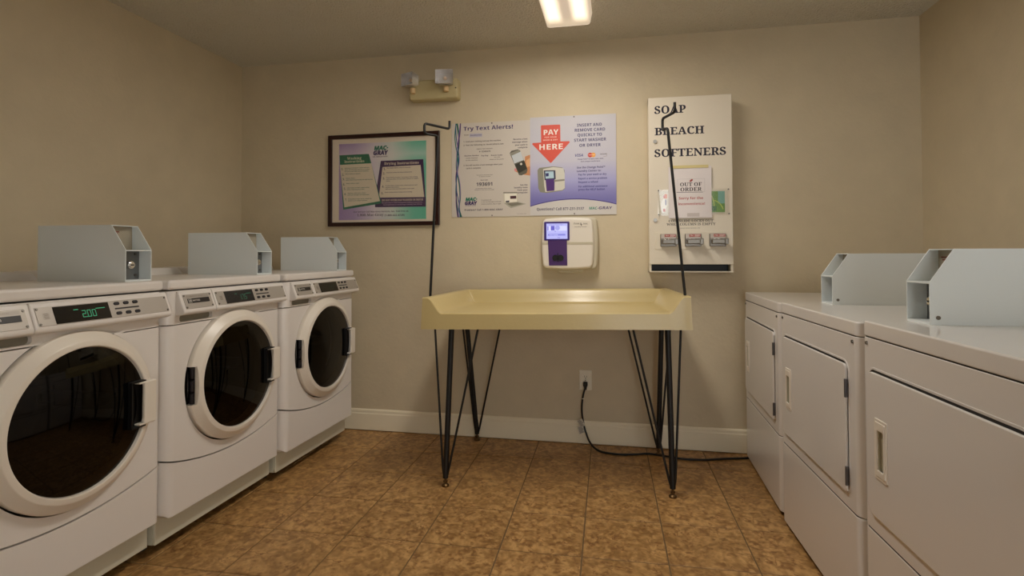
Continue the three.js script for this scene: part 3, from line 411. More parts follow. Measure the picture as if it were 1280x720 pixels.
// framed instructions
{
  const x0 = -1.886, x1 = -1.114, y0 = 1.328, y1 = 1.932, cw = 1380, chh = 1080, k = cw / (x1 - x0);
  const t = thing('framed_poster', 'dark framed washing and drying instructions on the back wall', 'framed poster', [(x0 + x1) / 2, (y0 + y1) / 2, 0.001]);
  const a = (x1 - x0) / 2, b = (y1 - y0) / 2, f = 0.026;
  const fs = poly([[-a, -b], [a, -b], [a, b], [-a, b]]); fs.holes.push(poly([[-a + f, -b + f], [-a + f, b - f], [a - f, b - f], [a - f, -b + f]], new THREE.Path()));
  mesh('frame', ext(fs, 0, 0.022, 0.003, 2), M.frame, t);
  mesh('backing', box(-a + 0.012, a - 0.012, -b + 0.012, b - 0.012, 0.001, 0.006), std(0x6b5a44, 0.8), t);
  const tex = canvasTex(cw, chh, (c, w, h) => {
    const m = mapper(1, 50, 640, [177, 152], [650, 645], w, h), q = (pts, col) => { c.fillStyle = col; c.beginPath(); pts.forEach((p, i) => { const r = m(...p); i ? c.lineTo(...r) : c.moveTo(...r); }); c.closePath(); c.fill(); };
    c.fillStyle = '#e2d4c0'; c.fillRect(0, 0, w, h);
    const A = m(106, 220), B = m(570, 612), gx = c.createLinearGradient(A[0], 0, B[0], 0); gx.addColorStop(0, '#9f86b8'); gx.addColorStop(0.18, '#a994bd'); gx.addColorStop(0.42, '#d8cfd6'); gx.addColorStop(0.62, '#cfd8cf'); gx.addColorStop(0.85, '#6fbfa4'); gx.addColorStop(1, '#5fb89c');
    c.fillStyle = gx; c.fillRect(A[0], A[1], B[0] - A[0], B[1] - A[1]);
    const gy = c.createLinearGradient(0, A[1], 0, B[1]); gy.addColorStop(0, 'rgba(235,225,220,0)'); gy.addColorStop(0.16, 'rgba(235,225,220,0.55)'); gy.addColorStop(0.3, 'rgba(235,225,220,0)'); c.fillStyle = gy; c.fillRect(A[0], A[1], B[0] - A[0], B[1] - A[1]);
    const lg = m(290, 228), lg2 = m(370, 276); logoStack(c, lg[0], lg[1], lg2[0] - lg[0], lg2[1] - lg[1]);
    { const p = m(288, 290), p2 = m(370, 290); txt(c, 'Life. Made just easier.', p[0], p[1], 24, '#5a4a55', { f: 'serif', fit: p2[0] - p[0], fx: 1 }); }
    q([[302, 503], [568, 498], [568, 548], [302, 550]], '#3a1f52'); q([[332, 308], [555, 300], [566, 500], [302, 503]], '#3a1f52'); q([[341, 340], [541, 330], [560, 498], [322, 500]], '#d9cdb6');
    q([[108, 278], [268, 271], [336, 530], [130, 562]], '#0c6b4e'); q([[110, 328], [281, 320], [328, 518], [136, 550]], '#d9cdb6');
    const line = (s, x, y, x2, size, col, o = {}) => { const p = m(x, y), r = m(x2, y); txt(c, s, p[0], p[1], size, col, { fit: r[0] - p[0], fx: 1, ...o }); };
    line('Washing', 150, 301, 228, 42, '#e8dcc0', { f: 'serif', w: 'bold' }); line('Instructions', 135, 318, 244, 42, '#e8dcc0', { f: 'serif', w: 'bold' }); line('Drying Instructions', 350, 329, 532, 40, '#e8dcc0', { f: 'serif', w: 'bold' });
    const nums = (list, col) => list.forEach(([n, x, y, lines]) => { const p = m(x, y); txt(c, n + '.', p[0], p[1], 36, col, { f: 'serif', w: 'bold' }); lines.forEach((s, i) => line(s[0], x + 18 + (s[2] || 0), y - 8 + i * 9, s[1], 15, col)); });
    nums([[1, 118, 356, [['Add soap or detergent. Liquids will vary:', 272], ['Never add detergent directly on clothes.', 274], ['For pre-soak add extra measure.', 268]]], [2, 122, 386, [['Place clothes in washer.', 224]]], [3, 125, 409, [['Close door,', 195], ['select fabric by pressing the right button.', 290]]], [4, 127, 436, [['Insert coins or card.', 216]]], [5, 132, 459, [['Select button for fabric, adjust setting,', 272], ['when required press start.', 246]]], [6, 135, 487, [['Washer will start. Door', 252], ['will lock and light will illuminate.', 272]]], [7, 138, 517, [['If machine stops early, check for', 284], ['balance or reload clothes.', 262]]]], '#355a4a');
    nums([[1, 346, 356, [['Dry similar fabrics, colors or material.', 490]]], [2, 343, 380, [['Clean lint screen for faster drying time.', 498]]], [3, 342, 406, [['Place clothes in dryer. Use proper heat setting', 525], ['and close door. Do not place clothes or rubber', 530], ['items.', 382]]], [4, 338, 448, [['To start dryer, insert coins, select cycle on card', 524], ['and push start button.', 430], ['Add more time any time before cycle ends.', 510]]], [5, 334, 483, [['Check clothes before temperature setting.', 498]]]], '#3c3048');
    line('DO NOT OVERLOAD WASHER OR DRYER', 338, 519, 555, 32, '#e8dcc0', { f: 'serif', w: 'bold' }); line('Not responsible for clothes damaged due to defects in manufacture,', 338, 530, 552, 16, '#cbb9c8'); line('loss of garments or any damage resulting from misuse.', 345, 540, 550, 16, '#cbb9c8');
    line('For Service Call Mac-Gray Services, Inc. Toll Free at:', 185, 578, 480, 26, '#33263a', { f: 'serif' }); line('1.800.Mac-Gray', 205, 597, 347, 40, '#33263a', { f: 'serif', w: 'bold' }); line('(1.800.622.4729)', 352, 597, 458, 28, '#33263a', { w: 'bold' });
  });
  mesh('print', new THREE.PlaneGeometry(2 * a, 2 * b).translate(0, 0, 0).scale((a - 0.015) / a, (b - 0.015) / b, 1).translate(0, 0, 0.0075), std(0xffffff, 0.6, 0, { map: tex }), t);
  const pr = t.children.at(-1).geometry.attributes.uv; for (let i = 0; i < 4; i++) pr.setXY(i, pr.getX(i) ? 1 - 0.015 / (2 * a) : 0.015 / (2 * a), pr.getY(i) ? 1 - 0.015 / (2 * b) : 0.015 / (2 * b));
  mesh('glazing', box(-a + 0.016, a - 0.016, -b + 0.016, b - 0.016, 0.010, 0.012), M.clear, t);
}
// two posters
function sheet(name, label, x0, x1, y0, y1, z, w, h, draw) {
  const t = thing(name, label, 'poster', [(x0 + x1) / 2, (y0 + y1) / 2, z]); const a = (x1 - x0) / 2, b = (y1 - y0) / 2;
  mesh('sheet', box(-a, a, -b, b, 0, 0.002), std(0xe4dcd0, 0.55), t);
  mesh('print', new THREE.PlaneGeometry(2 * a, 2 * b).translate(0, 0, 0.0025), std(0xffffff, 0.5, 0, { map: canvasTex(w, h, draw) }), t);
  for (const s of [-1, 1]) mesh('pushpin', cyl(0.004, 0.004, [0.01, s * (b - 0.008), 0.004], 'z', 12), std(0x5a5048, 0.4, 0.6), t);
  return t;
}
sheet('poster', 'white poster headed Try Text Alerts with a wavy teal ribbon down its left edge', -1.036, -0.531, 1.377, 1.974, 0.001, 1100, 1300, (c, w, h) => {
  const m = mapper(1, 62, 508, [117, 92], [640, 632], w, h), line = (s, x, y, x2, size, col, o = {}) => { const p = m(x, y), r = m(x2, y); txt(c, s, p[0], p[1], size, col, { fit: r[0] - p[0], fx: 1, ...o }); };
  c.fillStyle = '#cfc6bb'; c.fillRect(0, 0, w, h);
  c.lineJoin = 'round';
  const wave = (pts, wd, col) => { c.strokeStyle = col; c.lineWidth = wd; c.beginPath(); const q = pts.map((p) => m(...p)); c.moveTo(...q[0]); for (let i = 1; i < q.length - 1; i++) c.quadraticCurveTo(q[i][0], q[i][1], (q[i][0] + q[i + 1][0]) / 2, (q[i][1] + q[i + 1][1]) / 2); c.lineTo(...q.at(-1)); c.stroke(); };
  wave([[90, 100], [78, 170], [84, 240], [102, 330], [90, 420], [84, 500], [92, 570], [104, 645]], 13, '#12695f'); wave([[90, 100], [104, 180], [104, 240], [92, 300], [88, 370], [108, 450], [112, 530], [100, 590], [120, 645]], 22, '#0a5c4c'); wave([[113, 100], [112, 160], [96, 250], [108, 330], [84, 400], [90, 480], [86, 560], [98, 645]], 15, '#48245f'); wave([[86, 110], [84, 190], [106, 290], [96, 380], [84, 470], [104, 560], [110, 645]], 12, '#24557f'); wave([[110, 120], [100, 210], [88, 280], [92, 380], [112, 450], [112, 520], [98, 590], [104, 645]], 9, '#9a80b4');
  line('Try Text Alerts!', 130, 155, 415, 74, '#3a2b60', { w: 'bold' }); line('From', 134, 183, 160, 22, '#4e453e'); c.fillStyle = '#b9b4c4'; { const p = m(165, 172), r = m(238, 188); c.fillRect(p[0], p[1], r[0] - p[0], r[1] - p[1]); } line('laundryview', 168, 184, 235, 24, '#5b5470');
  line('1. Load your clothing and pay the machine', 130, 221, 345, 26, '#4e453e'); line('2. Text the following to: laundry@text.com', 130, 241, 360, 26, '#4e453e');
  line('SAMPLE TEXT MESSAGE', 205, 260, 297, 18, '#625850'); line('# 12345678', 220, 276, 285, 28, '#4e453e'); line('Machine Number', 135, 300, 220, 24, '#40363e', { w: 'bold' }); line('Pay Key', 232, 298, 273, 24, '#40363e', { w: 'bold' }); line('Room Code', 288, 296, 353, 24, '#40363e', { w: 'bold' });
  line('number displayed', 143, 312, 212, 17, '#625850'); line('on the machine', 143, 324, 212, 17, '#625850'); line('the code', 306, 305, 340, 17, '#625850'); line('shown on this poster', 280, 318, 362, 17, '#625850');
  line('3. You will receive a text message when your', 130, 354, 355, 26, '#4e453e'); line('cycle is complete', 145, 370, 230, 26, '#4e453e');
  line('The number for this laundry room', 205, 406, 297, 15, '#625850'); line('is shown below', 220, 414, 285, 15, '#625850'); c.strokeStyle = '#c4bcc4'; c.lineWidth = 2; { const p = m(168, 424), r = m(325, 478); c.strokeRect(p[0], p[1], r[0] - p[0], r[1] - p[1]); }
  line('Room Code', 228, 434, 270, 20, '#4a404a', { w: 'bold' }); line('193691', 203, 465, 300, 66, '#352f40'); line('For help please call the number', 200, 481, 292, 15, '#625850'); line('below or visit the web page', 195, 489, 306, 15, '#625850');
  const l = m(136, 528), l2 = m(208, 570); logoStack(c, l[0], l[1], l2[0] - l[0], l2[1] - l[1]); line('intelligent laundry', 138, 577, 202, 14, '#5a4a70');
  line('For assistance call', 232, 546, 290, 18, '#625850'); line('or visit the help page on the web', 232, 556, 345, 18, '#625850'); line('Service anytime, day or night', 232, 568, 345, 18, '#625850'); line('Problem? Call 1-800-MAC-GRAY', 135, 604, 355, 34, '#352f40', { w: 'bold' });
  const rt = (list, size) => list.forEach(([s, y, x]) => line(s, x, y, 494, size, '#352f40', { w: 'bold' })); rt([['Receive a text', 206, 414], ['message when', 222, 408], ['your cycle is', 238, 424], ['complete', 252, 440]], 28); rt([['See the', 462, 452], ['laundry room', 477, 418], ['from your', 491, 436], ['computer', 505, 436]], 28);
  // hand with phone, laptop (printed pictures)
  const q = (pts, col) => { c.fillStyle = col; c.beginPath(); pts.forEach((p, i) => { const r = m(...p); i ? c.lineTo(...r) : c.moveTo(...r); }); c.closePath(); c.fill(); };
  q([[480, 298], [508, 288], [508, 405], [470, 400], [430, 385], [420, 378], [424, 366], [445, 372], [460, 340], [478, 330]], '#c98a5a'); q([[486, 320], [508, 305], [508, 352], [484, 360]], '#e0ae7c'); q([[420, 366], [432, 364], [434, 380], [422, 382]], '#d98a8a');
  q([[394, 280], [404, 266], [440, 258], [452, 264], [494, 372], [488, 392], [460, 404], [446, 402]], '#5d5a4c'); q([[404, 292], [455, 270], [472, 318], [420, 338]], '#c9cfd2'); q([[394, 280], [446, 260], [452, 272], [400, 296]], '#8f8c7c'); q([[424, 344], [476, 322], [492, 366], [446, 392]], '#2e2e22'); c.fillStyle = '#d8d4c4'; for (const p of [[458, 340]]) { const r = m(...p); c.beginPath(); c.arc(r[0], r[1], 16, 0, 7); c.fill(); }
  q([[358, 498], [436, 497], [440, 556], [360, 560]], '#cfc8b4'); q([[364, 506], [432, 505], [434, 552], [366, 555]], '#efe9da'); q([[358, 498], [436, 497], [436, 504], [358, 505]], '#8a8478'); q([[396, 520], [430, 518], [431, 534], [397, 536]], '#4a2a30'); q([[370, 548], [392, 545], [390, 556], [372, 557]], '#4a4a52'); q([[362, 560], [440, 552], [486, 564], [400, 588]], '#a8a494'); q([[376, 562], [436, 556], [470, 564], [404, 578]], '#7d796a');
  line('Form 1234 (Rev. 5/08)', 435, 621, 485, 11, '#8a807a');
});
sheet('poster', 'blue and white card poster with the red PAY HERE arrow above the card reader', -0.5305, -0.007, 1.379, 1.987, 0.0035, 1060, 1240, (c, w, h) => {
  const m = mapper(1, 508, 990, [90, 57], [635, 620], w, h), line = (s, x, y, x2, size, col, o = {}) => { const p = m(x, y), r = m(x2, y); txt(c, s, p[0], p[1], size, col, { fit: r[0] - p[0], fx: 1, ...o }); };
  const g = c.createLinearGradient(0, 0, 0, h * 0.9); g.addColorStop(0, '#c6c3c8'); g.addColorStop(0.5, '#c4c1ce'); g.addColorStop(0.72, '#a8a6d2'); g.addColorStop(0.95, '#7672b4'); c.fillStyle = g; c.fillRect(0, 0, w, h);
  const arc = (dy, col) => { const a = m(508, 580 + dy), b = m(750, 536 + dy), e = m(995, 560 + dy); c.fillStyle = col; c.beginPath(); c.moveTo(0, a[1]); c.quadraticCurveTo(b[0], b[1] * 2 - (a[1] + e[1]) / 2, w, e[1]); c.lineTo(w, h); c.lineTo(0, h); c.fill(); };
  c.strokeStyle = 'rgba(110,100,160,0.35)'; c.lineWidth = 2; for (let i = 0; i < 16; i++) { const y = h * 0.78 + i * 12; c.beginPath(); c.moveTo(0, y - 20); c.quadraticCurveTo(w / 2, y + 10 - i * 5, w, y - 60); c.stroke(); }
  arc(0, '#4a3a86'); arc(5, '#d2cdc8');
  // arrow
  c.fillStyle = '#d8503c'; c.strokeStyle = '#d8503c'; c.lineWidth = 24; c.lineJoin = 'round'; c.beginPath(); [[576, 136], [675, 130], [676, 224], [728, 222], [626, 334], [526, 236], [577, 232]].forEach((p, i) => { const r = m(...p); i ? c.lineTo(...r) : c.moveTo(...r); }); c.closePath(); c.fill(); c.stroke();
  line('PAY', 582, 186, 670, 92, '#f4e9e0', { w: 'bold' }); line('FOR YOUR', 590, 202, 660, 24, '#f4c9bc', { w: 'bold' }); line('WASH & DRY', 582, 218, 666, 24, '#f4c9bc', { w: 'bold' }); line('HERE', 556, 269, 698, 96, '#f4e9e0', { w: 'bold' });
  for (const [s, x, y, x2] of [['INSERT AND', 774, 136, 914], ['REMOVE CARD', 760, 164, 932], ['QUICKLY TO', 776, 191, 914], ['START WASHER', 757, 220, 936], ['OR DRYER', 786, 248, 906]]) line(s, x, y, x2, 52, '#2f2660');
  line('VISA', 760, 303, 808, 46, '#3c3a80', { w: 'bold', skew: -0.2 }); { const a = m(847, 292), b = m(864, 291); c.fillStyle = '#cc3a2c'; c.beginPath(); c.arc(a[0], a[1], 29, 0, 7); c.fill(); c.fillStyle = '#e8a040'; c.beginPath(); c.arc(b[0], b[1], 29, 0, 7); c.fill(); c.fillStyle = '#d86a34'; c.save(); c.beginPath(); c.arc(a[0], a[1], 29, 0, 7); c.clip(); c.beginPath(); c.arc(b[0], b[1], 29, 0, 7); c.fill(); c.restore(); line('MasterCard', 838, 294, 873, 13, '#f4e9e0', { w: 'bold' }); }
  line('DISCOVER', 902, 289, 938, 20, '#40363e', { w: 'bold' }); c.strokeStyle = '#8a7a70'; c.lineWidth = 3; { const p = m(920, 299), r = m(938, 282); c.beginPath(); c.moveTo(p[0], p[1]); c.lineTo(r[0], p[1] - 4); c.lineTo(r[0], r[1]); c.stroke(); }
  line('Change Point™ accepts credit, debit', 776, 320, 920, 20, '#4c446c', { skew: -0.15 }); line('and campus cards here', 794, 332, 902, 20, '#4c446c', { skew: -0.15 });
  line('Use the Change Point™', 772, 369, 930, 34, '#2f2660', { w: 'bold' }); line('Laundry Center to:', 772, 388, 908, 34, '#2f2660', { w: 'bold' }); for (const [s, y, x2] of [['Pay for your wash or dry', 408, 936], ['Report a service problem', 430, 940], ['Request a refund', 450, 890], ['For additional assistance', 474, 942], ['press the HELP button', 491, 928]]) line(s, 780, y, x2, 34, '#39347a');
  line('Questions? Call 877-231-3137', 544, 606, 812, 46, '#4a4658', { w: 'bold' }); line('MAC-', 838, 596, 890, 46, '#0d7a62', { w: 'bold', skew: -0.15 }); line('GRAY', 890, 593, 964, 46, '#3a2468', { w: 'bold', skew: -0.15 });
  const q = (pts, col) => { c.fillStyle = col; c.strokeStyle = col; c.lineWidth = 8; c.beginPath(); pts.forEach((p, i) => { const r = m(...p); i ? c.lineTo(...r) : c.moveTo(...r); }); c.closePath(); c.fill(); c.stroke(); };
  q([[552, 382], [562, 370], [640, 360], [690, 366], [702, 380], [704, 480], [690, 492], [600, 506], [566, 502], [556, 480]], '#8a8876'); q([[584, 376], [640, 364], [696, 370], [703, 400], [703, 478], [690, 488], [596, 500], [590, 470]], '#d3cfc2'); q([[588, 384], [650, 382], [652, 428], [592, 434]], '#3a3a52'); q([[596, 390], [640, 388], [642, 422], [598, 426]], '#b4cfdc'); q([[598, 400], [612, 398], [612, 412], [600, 414]], '#2a2a6a'); q([[598, 434], [646, 430], [644, 492], [604, 496]], '#4a2470'); q([[646, 436], [702, 430], [702, 436], [646, 443]], '#8f8a7c');
});

// card reader below the posters
{
  const t = thing('card_reader', 'white wall-mounted card reader with a lit screen and purple card slot strip', 'card reader', [-0.286, 1.205, 0.001]);
  const body = (hw, hh, bulge) => { const S = new THREE.Shape(), r = 0.035; S.moveTo(-hw + r, -hh); S.quadraticCurveTo(0, -hh - bulge, hw - r, -hh); S.quadraticCurveTo(hw, -hh, hw, -hh + r); S.quadraticCurveTo(hw + bulge, 0, hw, hh - r); S.quadraticCurveTo(hw, hh, hw - r, hh); S.quadraticCurveTo(0, hh + bulge, -hw + r, hh); S.quadraticCurveTo(-hw, hh, -hw, hh - r); S.quadraticCurveTo(-hw - bulge, 0, -hw, -hh + r); S.quadraticCurveTo(-hw, -hh, -hw + r, -hh); return S; };
  mesh('back_housing', smooth(ext(body(0.162, 0.156, 0.010), 0, 0.06, 0.012, 4, 20), 0.7).translate(0.004, 0, 0), M.readerSide, t);
  mesh('front_cover', smooth(ext(body(0.150, 0.148, 0.012), 0.05, 0.034, 0.014, 5, 20), 0.8).translate(-0.010, 0, 0), M.reader, t);
  mesh('cover_groove', box(-0.160, 0.140, -0.009, 0.008, 0.080, 0.0850, 0.002), M.readerSide, t);
  mesh('lower_lip', ext(rrect(-0.075, 0.08, -0.178, -0.13, 0.02), 0.008, 0.04, 0.008, 3), M.readerSide, t);
  const bz = rrect(-0.148, 0.004, 0.018, 0.130, 0.006);
  mesh('screen_bezel', ext(bz, 0.082, 0.008, 0.002, 2), std(0x3d2a80, 0.35), t);
  const scr = canvasTex(512, 380, (c, w, h) => { c.fillStyle = '#b9b8f4'; c.fillRect(0, 0, w, h); c.fillStyle = '#d8d8ff'; c.fillRect(40, 60, w - 60, 120); c.fillStyle = '#6a62c4'; c.fillRect(30, 70, 20, 100); c.fillRect(110, 60, 90, 110); c.fillStyle = '#a8a8ea'; c.beginPath(); c.arc(270, 110, 60, 0, 7); c.fill(); c.fillStyle = '#8a88dc'; c.fillRect(40, 258, w - 90, 42); txt(c, 'INSERT AND REMOVE CARD', 60, 40, 26, '#8a88d0'); txt(c, 'Select language', 70, 290, 28, '#d8d8ff'); txt(c, 'Help', 270, 358, 28, '#6a62c4'); c.fillStyle = '#6a62c4'; c.fillRect(210, 170, 12, 40); });
  mesh('screen', new THREE.PlaneGeometry(0.126, 0.092).translate(-0.071, 0.073, 0.0905), new THREE.MeshStandardMaterial({ color: 0x101018, roughness: 0.2, emissive: 0xffffff, emissiveMap: scr, emissiveIntensity: 0.75 }), t);
  mesh('card_strip', ext(poly([[-0.126, 0.02], [-0.012, 0.02], [-0.010, -0.132], [-0.120, -0.132]]), 0.081, 0.0065, 0.0015, 2), M.purple, t);
  const cs = mesh('card_slot', [cyl(0.018, 0.008, [-0.081, -0.086, 0.090], 'z', 28), cyl(0.018, 0.008, [-0.049, -0.086, 0.090], 'z', 28), box(-0.0675, -0.0625, -0.110, -0.058, 0.086, 0.094)], M.black, t); cs.userData.label = 'black card slot with a round lobe on each side';
  const lab = canvasTex(256, 96, (c, w, h) => { c.fillStyle = '#e4dccf'; c.fillRect(0, 0, w, h); c.strokeStyle = '#9a9284'; c.lineWidth = 3; c.beginPath(); c.moveTo(20, 34); c.lineTo(230, 42); c.stroke(); txt(c, 'Change', 24, 30, 24, '#7a7264'); txt(c, 'Point', 164, 34, 24, '#7a7264'); c.fillStyle = '#5a5450'; c.fillRect(124, 14, 10, 30); c.fillRect(132, 30, 10, 30); txt(c, 'Laundry Center', 36, 80, 24, '#a09888'); });
  mesh('nameplate', new THREE.PlaneGeometry(0.105, 0.039).translate(0.070, 0.108, 0.0843), std(0xffffff, 0.45, 0, { map: lab }), t);
}

// soap dispenser
{
  const x0 = 0.176, x1 = 0.630, y0 = 1.037, y1 = 2.037, D = 0.12, yd = 1.081;
  const t = thing('soap_dispenser', 'tall white wall dispenser lettered SOAP BLEACH SOFTENERS with three coin slides', 'soap dispenser', [(x0 + x1) / 2, (y0 + y1) / 2, 0.001]);
  const cx = (x0 + x1) / 2, cy = (y0 + y1) / 2, X = (x) => x - cx, Y = (y) => y - cy, a = (x1 - x0) / 2, b = (y1 - y0) / 2;
  mesh('cabinet', [box(-a, -a + 0.012, -b, b - 0.002, 0, D - 0.012), box(a - 0.012, a, -b, b - 0.002, 0, D - 0.012), box(-a, a, b - 0.014, b - 0.002, 0, D - 0.012), box(-a + 0.012, a - 0.012, Y(1.09), b - 0.014, 0, 0.09), box(-a, a, -b, -b + 0.005, 0, D - 0.004), box(-a, a, -b, -b + 0.02, 0, 0.01)], M.cabinet, t);
  mesh('delivery_tray', [box(-a + 0.012, a - 0.012, -b + 0.005, Y(1.089), 0.012, 0.03), box(-a + 0.012, a - 0.012, Y(1.083), Y(1.089), 0.03, 0.1)], M.dark, t);
  const tex = canvasTex(908, 1912, (c, w, h) => {
    const px = (x) => (x - x0) / (x1 - x0) * w, py = (y) => (y1 - y) / (y1 - yd) * h, line = (s, xa, y, xb, size, col, o = {}) => txt(c, s, px(xa), py(y), size, col, { fit: px(xb) - px(xa), fx: 1, f: 'serif', ...o });
    c.fillStyle = '#e6dcc9'; c.fillRect(0, 0, w, h);
    line('SOAP', 0.206, 1.946, 0.384, 122, '#161028', { k: 2 }); line('BLEACH', 0.207, 1.822, 0.484, 118, '#161028', { k: 2 }); line('SOFTENERS', 0.204, 1.696, 0.602, 122, '#161028', { k: 2 });
    line('COIN SLIDE LOCKS OUT', 0.281, 1.319, 0.527, 38, '#2e261e', { w: 'bold' }); line('WHEN COLUMN IS EMPTY', 0.271, 1.300, 0.539, 38, '#2e261e', { w: 'bold' }); line('SOAP-VEND MODEL 394', 0.345, 1.282, 0.455, 12, '#8a8070');
  });
  mesh('front_door', box(-a, a, Y(yd), b, D - 0.012, D - 0.001, 0.003), M.cabinet, t);
  mesh('lettering', new THREE.PlaneGeometry(2 * a - 0.006, y1 - yd - 0.006).translate(0, (Y(yd) + b) / 2, D - 0.0006), std(0xffffff, 0.42, 0, { map: tex }), t);
  for (const [x, y] of [[0.212, 1.784], [0.210, 1.334]]) mesh('lock', [cyl(0.0105, 0.008, [X(x), Y(y), D + 0.003], 'z'), box(X(x) - 0.0015, X(x) + 0.0015, Y(y) - 0.005, Y(y) + 0.005, D + 0.006, D + 0.008)], M.steel, t);
  const win = mesh('display_window', box(X(0.223), X(0.614), Y(1.357), Y(1.507), D + 0.003, D + 0.006, 0.001), M.clear, t);
  mesh('product_card', box(X(0.232), X(0.606), Y(1.364), Y(1.500), D, D + 0.0015), std(0xd9d2c0, 0.6), win);
  const soapPic = canvasTex(128, 256, (c) => { c.fillStyle = '#d9d2c0'; c.fillRect(0, 0, 128, 256); c.fillStyle = '#f0ece4'; c.beginPath(); c.ellipse(50, 160, 40, 90, 0.1, 0, 7); c.fill(); c.fillStyle = '#d8763a'; c.fillRect(62, 18, 40, 54); c.fillStyle = '#c44a3a'; c.fillRect(50, 36, 22, 30); c.fillStyle = '#5a5a8a'; c.fillRect(74, 84, 14, 70); c.fillStyle = '#c86a5a'; c.fillRect(44, 200, 30, 34); });
  const greenPic = canvasTex(192, 256, (c) => { c.fillStyle = '#6a9a4e'; c.fillRect(0, 0, 192, 256); c.fillStyle = '#7ab0a4'; c.fillRect(110, 0, 82, 150); c.strokeStyle = '#b8c860'; c.lineWidth = 12; c.beginPath(); c.moveTo(10, 20); c.quadraticCurveTo(80, 120, 60, 240); c.moveTo(60, 110); c.quadraticCurveTo(140, 130, 170, 220); c.stroke(); c.fillStyle = '#3f7a4a'; c.fillRect(0, 180, 90, 60); });
  mesh('product_print', new THREE.PlaneGeometry(0.05, 0.118).translate(X(0.262), Y(1.43), D + 0.002), std(0xffffff, 0.5, 0, { map: soapPic }), win);
  mesh('product_print', new THREE.PlaneGeometry(0.085, 0.118).translate(X(0.545), Y(1.432), D + 0.002), std(0xffffff, 0.5, 0, { map: greenPic }), win);
  for (const [x, y] of [[0.229, 1.501], [0.606, 1.500], [0.608, 1.364], [0.229, 1.364]]) mesh('screw', cyl(0.004, 0.004, [X(x), Y(y), D + 0.007], 'z', 12), M.screw, win);
  const sp = mesh('slide_plate', ext(rrect(X(0.208), X(0.594), Y(1.165), Y(1.264), 0.004), D - 0.0005, 0.003, 0.001, 1), M.cabinet, t);
  const lbl = canvasTex(256, 96, (c, w, h) => { c.fillStyle = '#c4b8ac'; c.fillRect(0, 0, w, h); c.fillStyle = '#a8463c'; c.fillRect(60, 8, 190, 60); c.fillStyle = '#e8dcd0'; c.font = 'bold 40px sans-serif'; c.fillText('75¢', 70, 50); c.fillRect(150, 18, 90, 8); c.fillRect(150, 36, 90, 8); c.fillRect(150, 52, 70, 6); });
  for (const x of [0.281, 0.4145, 0.546]) {
    const s = mesh('coin_slide', [box(X(x) - 0.044, X(x) + 0.044, Y(1.182), Y(1.254), D + 0.002, D + 0.020, 0.004), box(X(x) - 0.036, X(x) + 0.046, Y(1.196), Y(1.222), D + 0.018, D + 0.055, 0.005), box(X(x) + 0.030, X(x) + 0.050, Y(1.192), Y(1.226), D + 0.046, D + 0.062, 0.004)], std(0x8d8880, 0.4, 0.85), t);
    mesh('price_label', new THREE.PlaneGeometry(0.082, 0.024).translate(X(x), Y(1.241), D + 0.0206), std(0xffffff, 0.4, 0.1, { map: lbl }), s);
    mesh('coin_cups', [-0.018, 0.004].map((d) => new THREE.TorusGeometry(0.010, 0.0028, 8, 20).rotateX(Math.PI / 2).translate(X(x) + d, Y(1.2225), D + 0.036)), M.chrome, s);
  }
  // notice taped over the window
  const n = thing('paper_notice', 'white OUT OF ORDER sheet taped to the front of the soap dispenser', 'notice', [0.4, 1.488, 0.001 + D + 0.0075]);
  const ng = new THREE.PlaneGeometry(0.232, 0.290, 12, 14), np = ng.attributes.position; for (let i = 0; i < np.count; i++) np.setZ(i, 0.0035 + 0.0018 * Math.sin(np.getX(i) * 26 + 1) * (0.4 + (0.145 - np.getY(i)) * 2) + (np.getY(i) < -0.1 ? 0.002 : 0)); ng.computeVertexNormals();
  const ntex = canvasTex(700, 870, (c, w, h) => {
    c.fillStyle = '#e9e1e0'; c.fillRect(0, 0, w, h); c.strokeStyle = '#b9b0b4'; c.lineWidth = 3; c.strokeRect(150, 210, 440, 220); c.strokeStyle = '#4a4048'; c.lineWidth = 6; c.beginPath(); c.moveTo(130, 434); c.lineTo(560, 440); c.stroke();
    txt(c, 'OUT OF', 185, 332, 84, '#2a2228', { f: 'serif', w: 'bold', fit: 360, fx: 1 }); txt(c, 'ORDER', 190, 416, 84, '#2a2228', { f: 'serif', w: 'bold', fit: 350, fx: 1 });
    txt(c, 'Sorry for the', 165, 556, 58, '#b04a48', { w: 'bold', fit: 400, fx: 1 }); txt(c, 'inconvenience!', 155, 652, 58, '#b04a48', { w: 'bold', fit: 440, fx: 1 });
    c.fillStyle = '#a8504a'; c.save(); c.translate(372, 238); c.rotate(-0.7); c.beginPath(); c.ellipse(0, 0, 32, 17, 0, 0, 7); c.fill(); c.restore(); c.fillStyle = 'rgba(200,190,185,0.8)'; c.fillRect(300, 790, 200, 60);
  });
  mesh('sheet', ng, std(0xffffff, 0.75, 0, { map: ntex, side: THREE.DoubleSide }), n);
  mesh('tape', box(-0.10, 0.10, 0.136, 0.152, 0.0, 0.0065), std(0xd8c88a, 0.35), n);
}

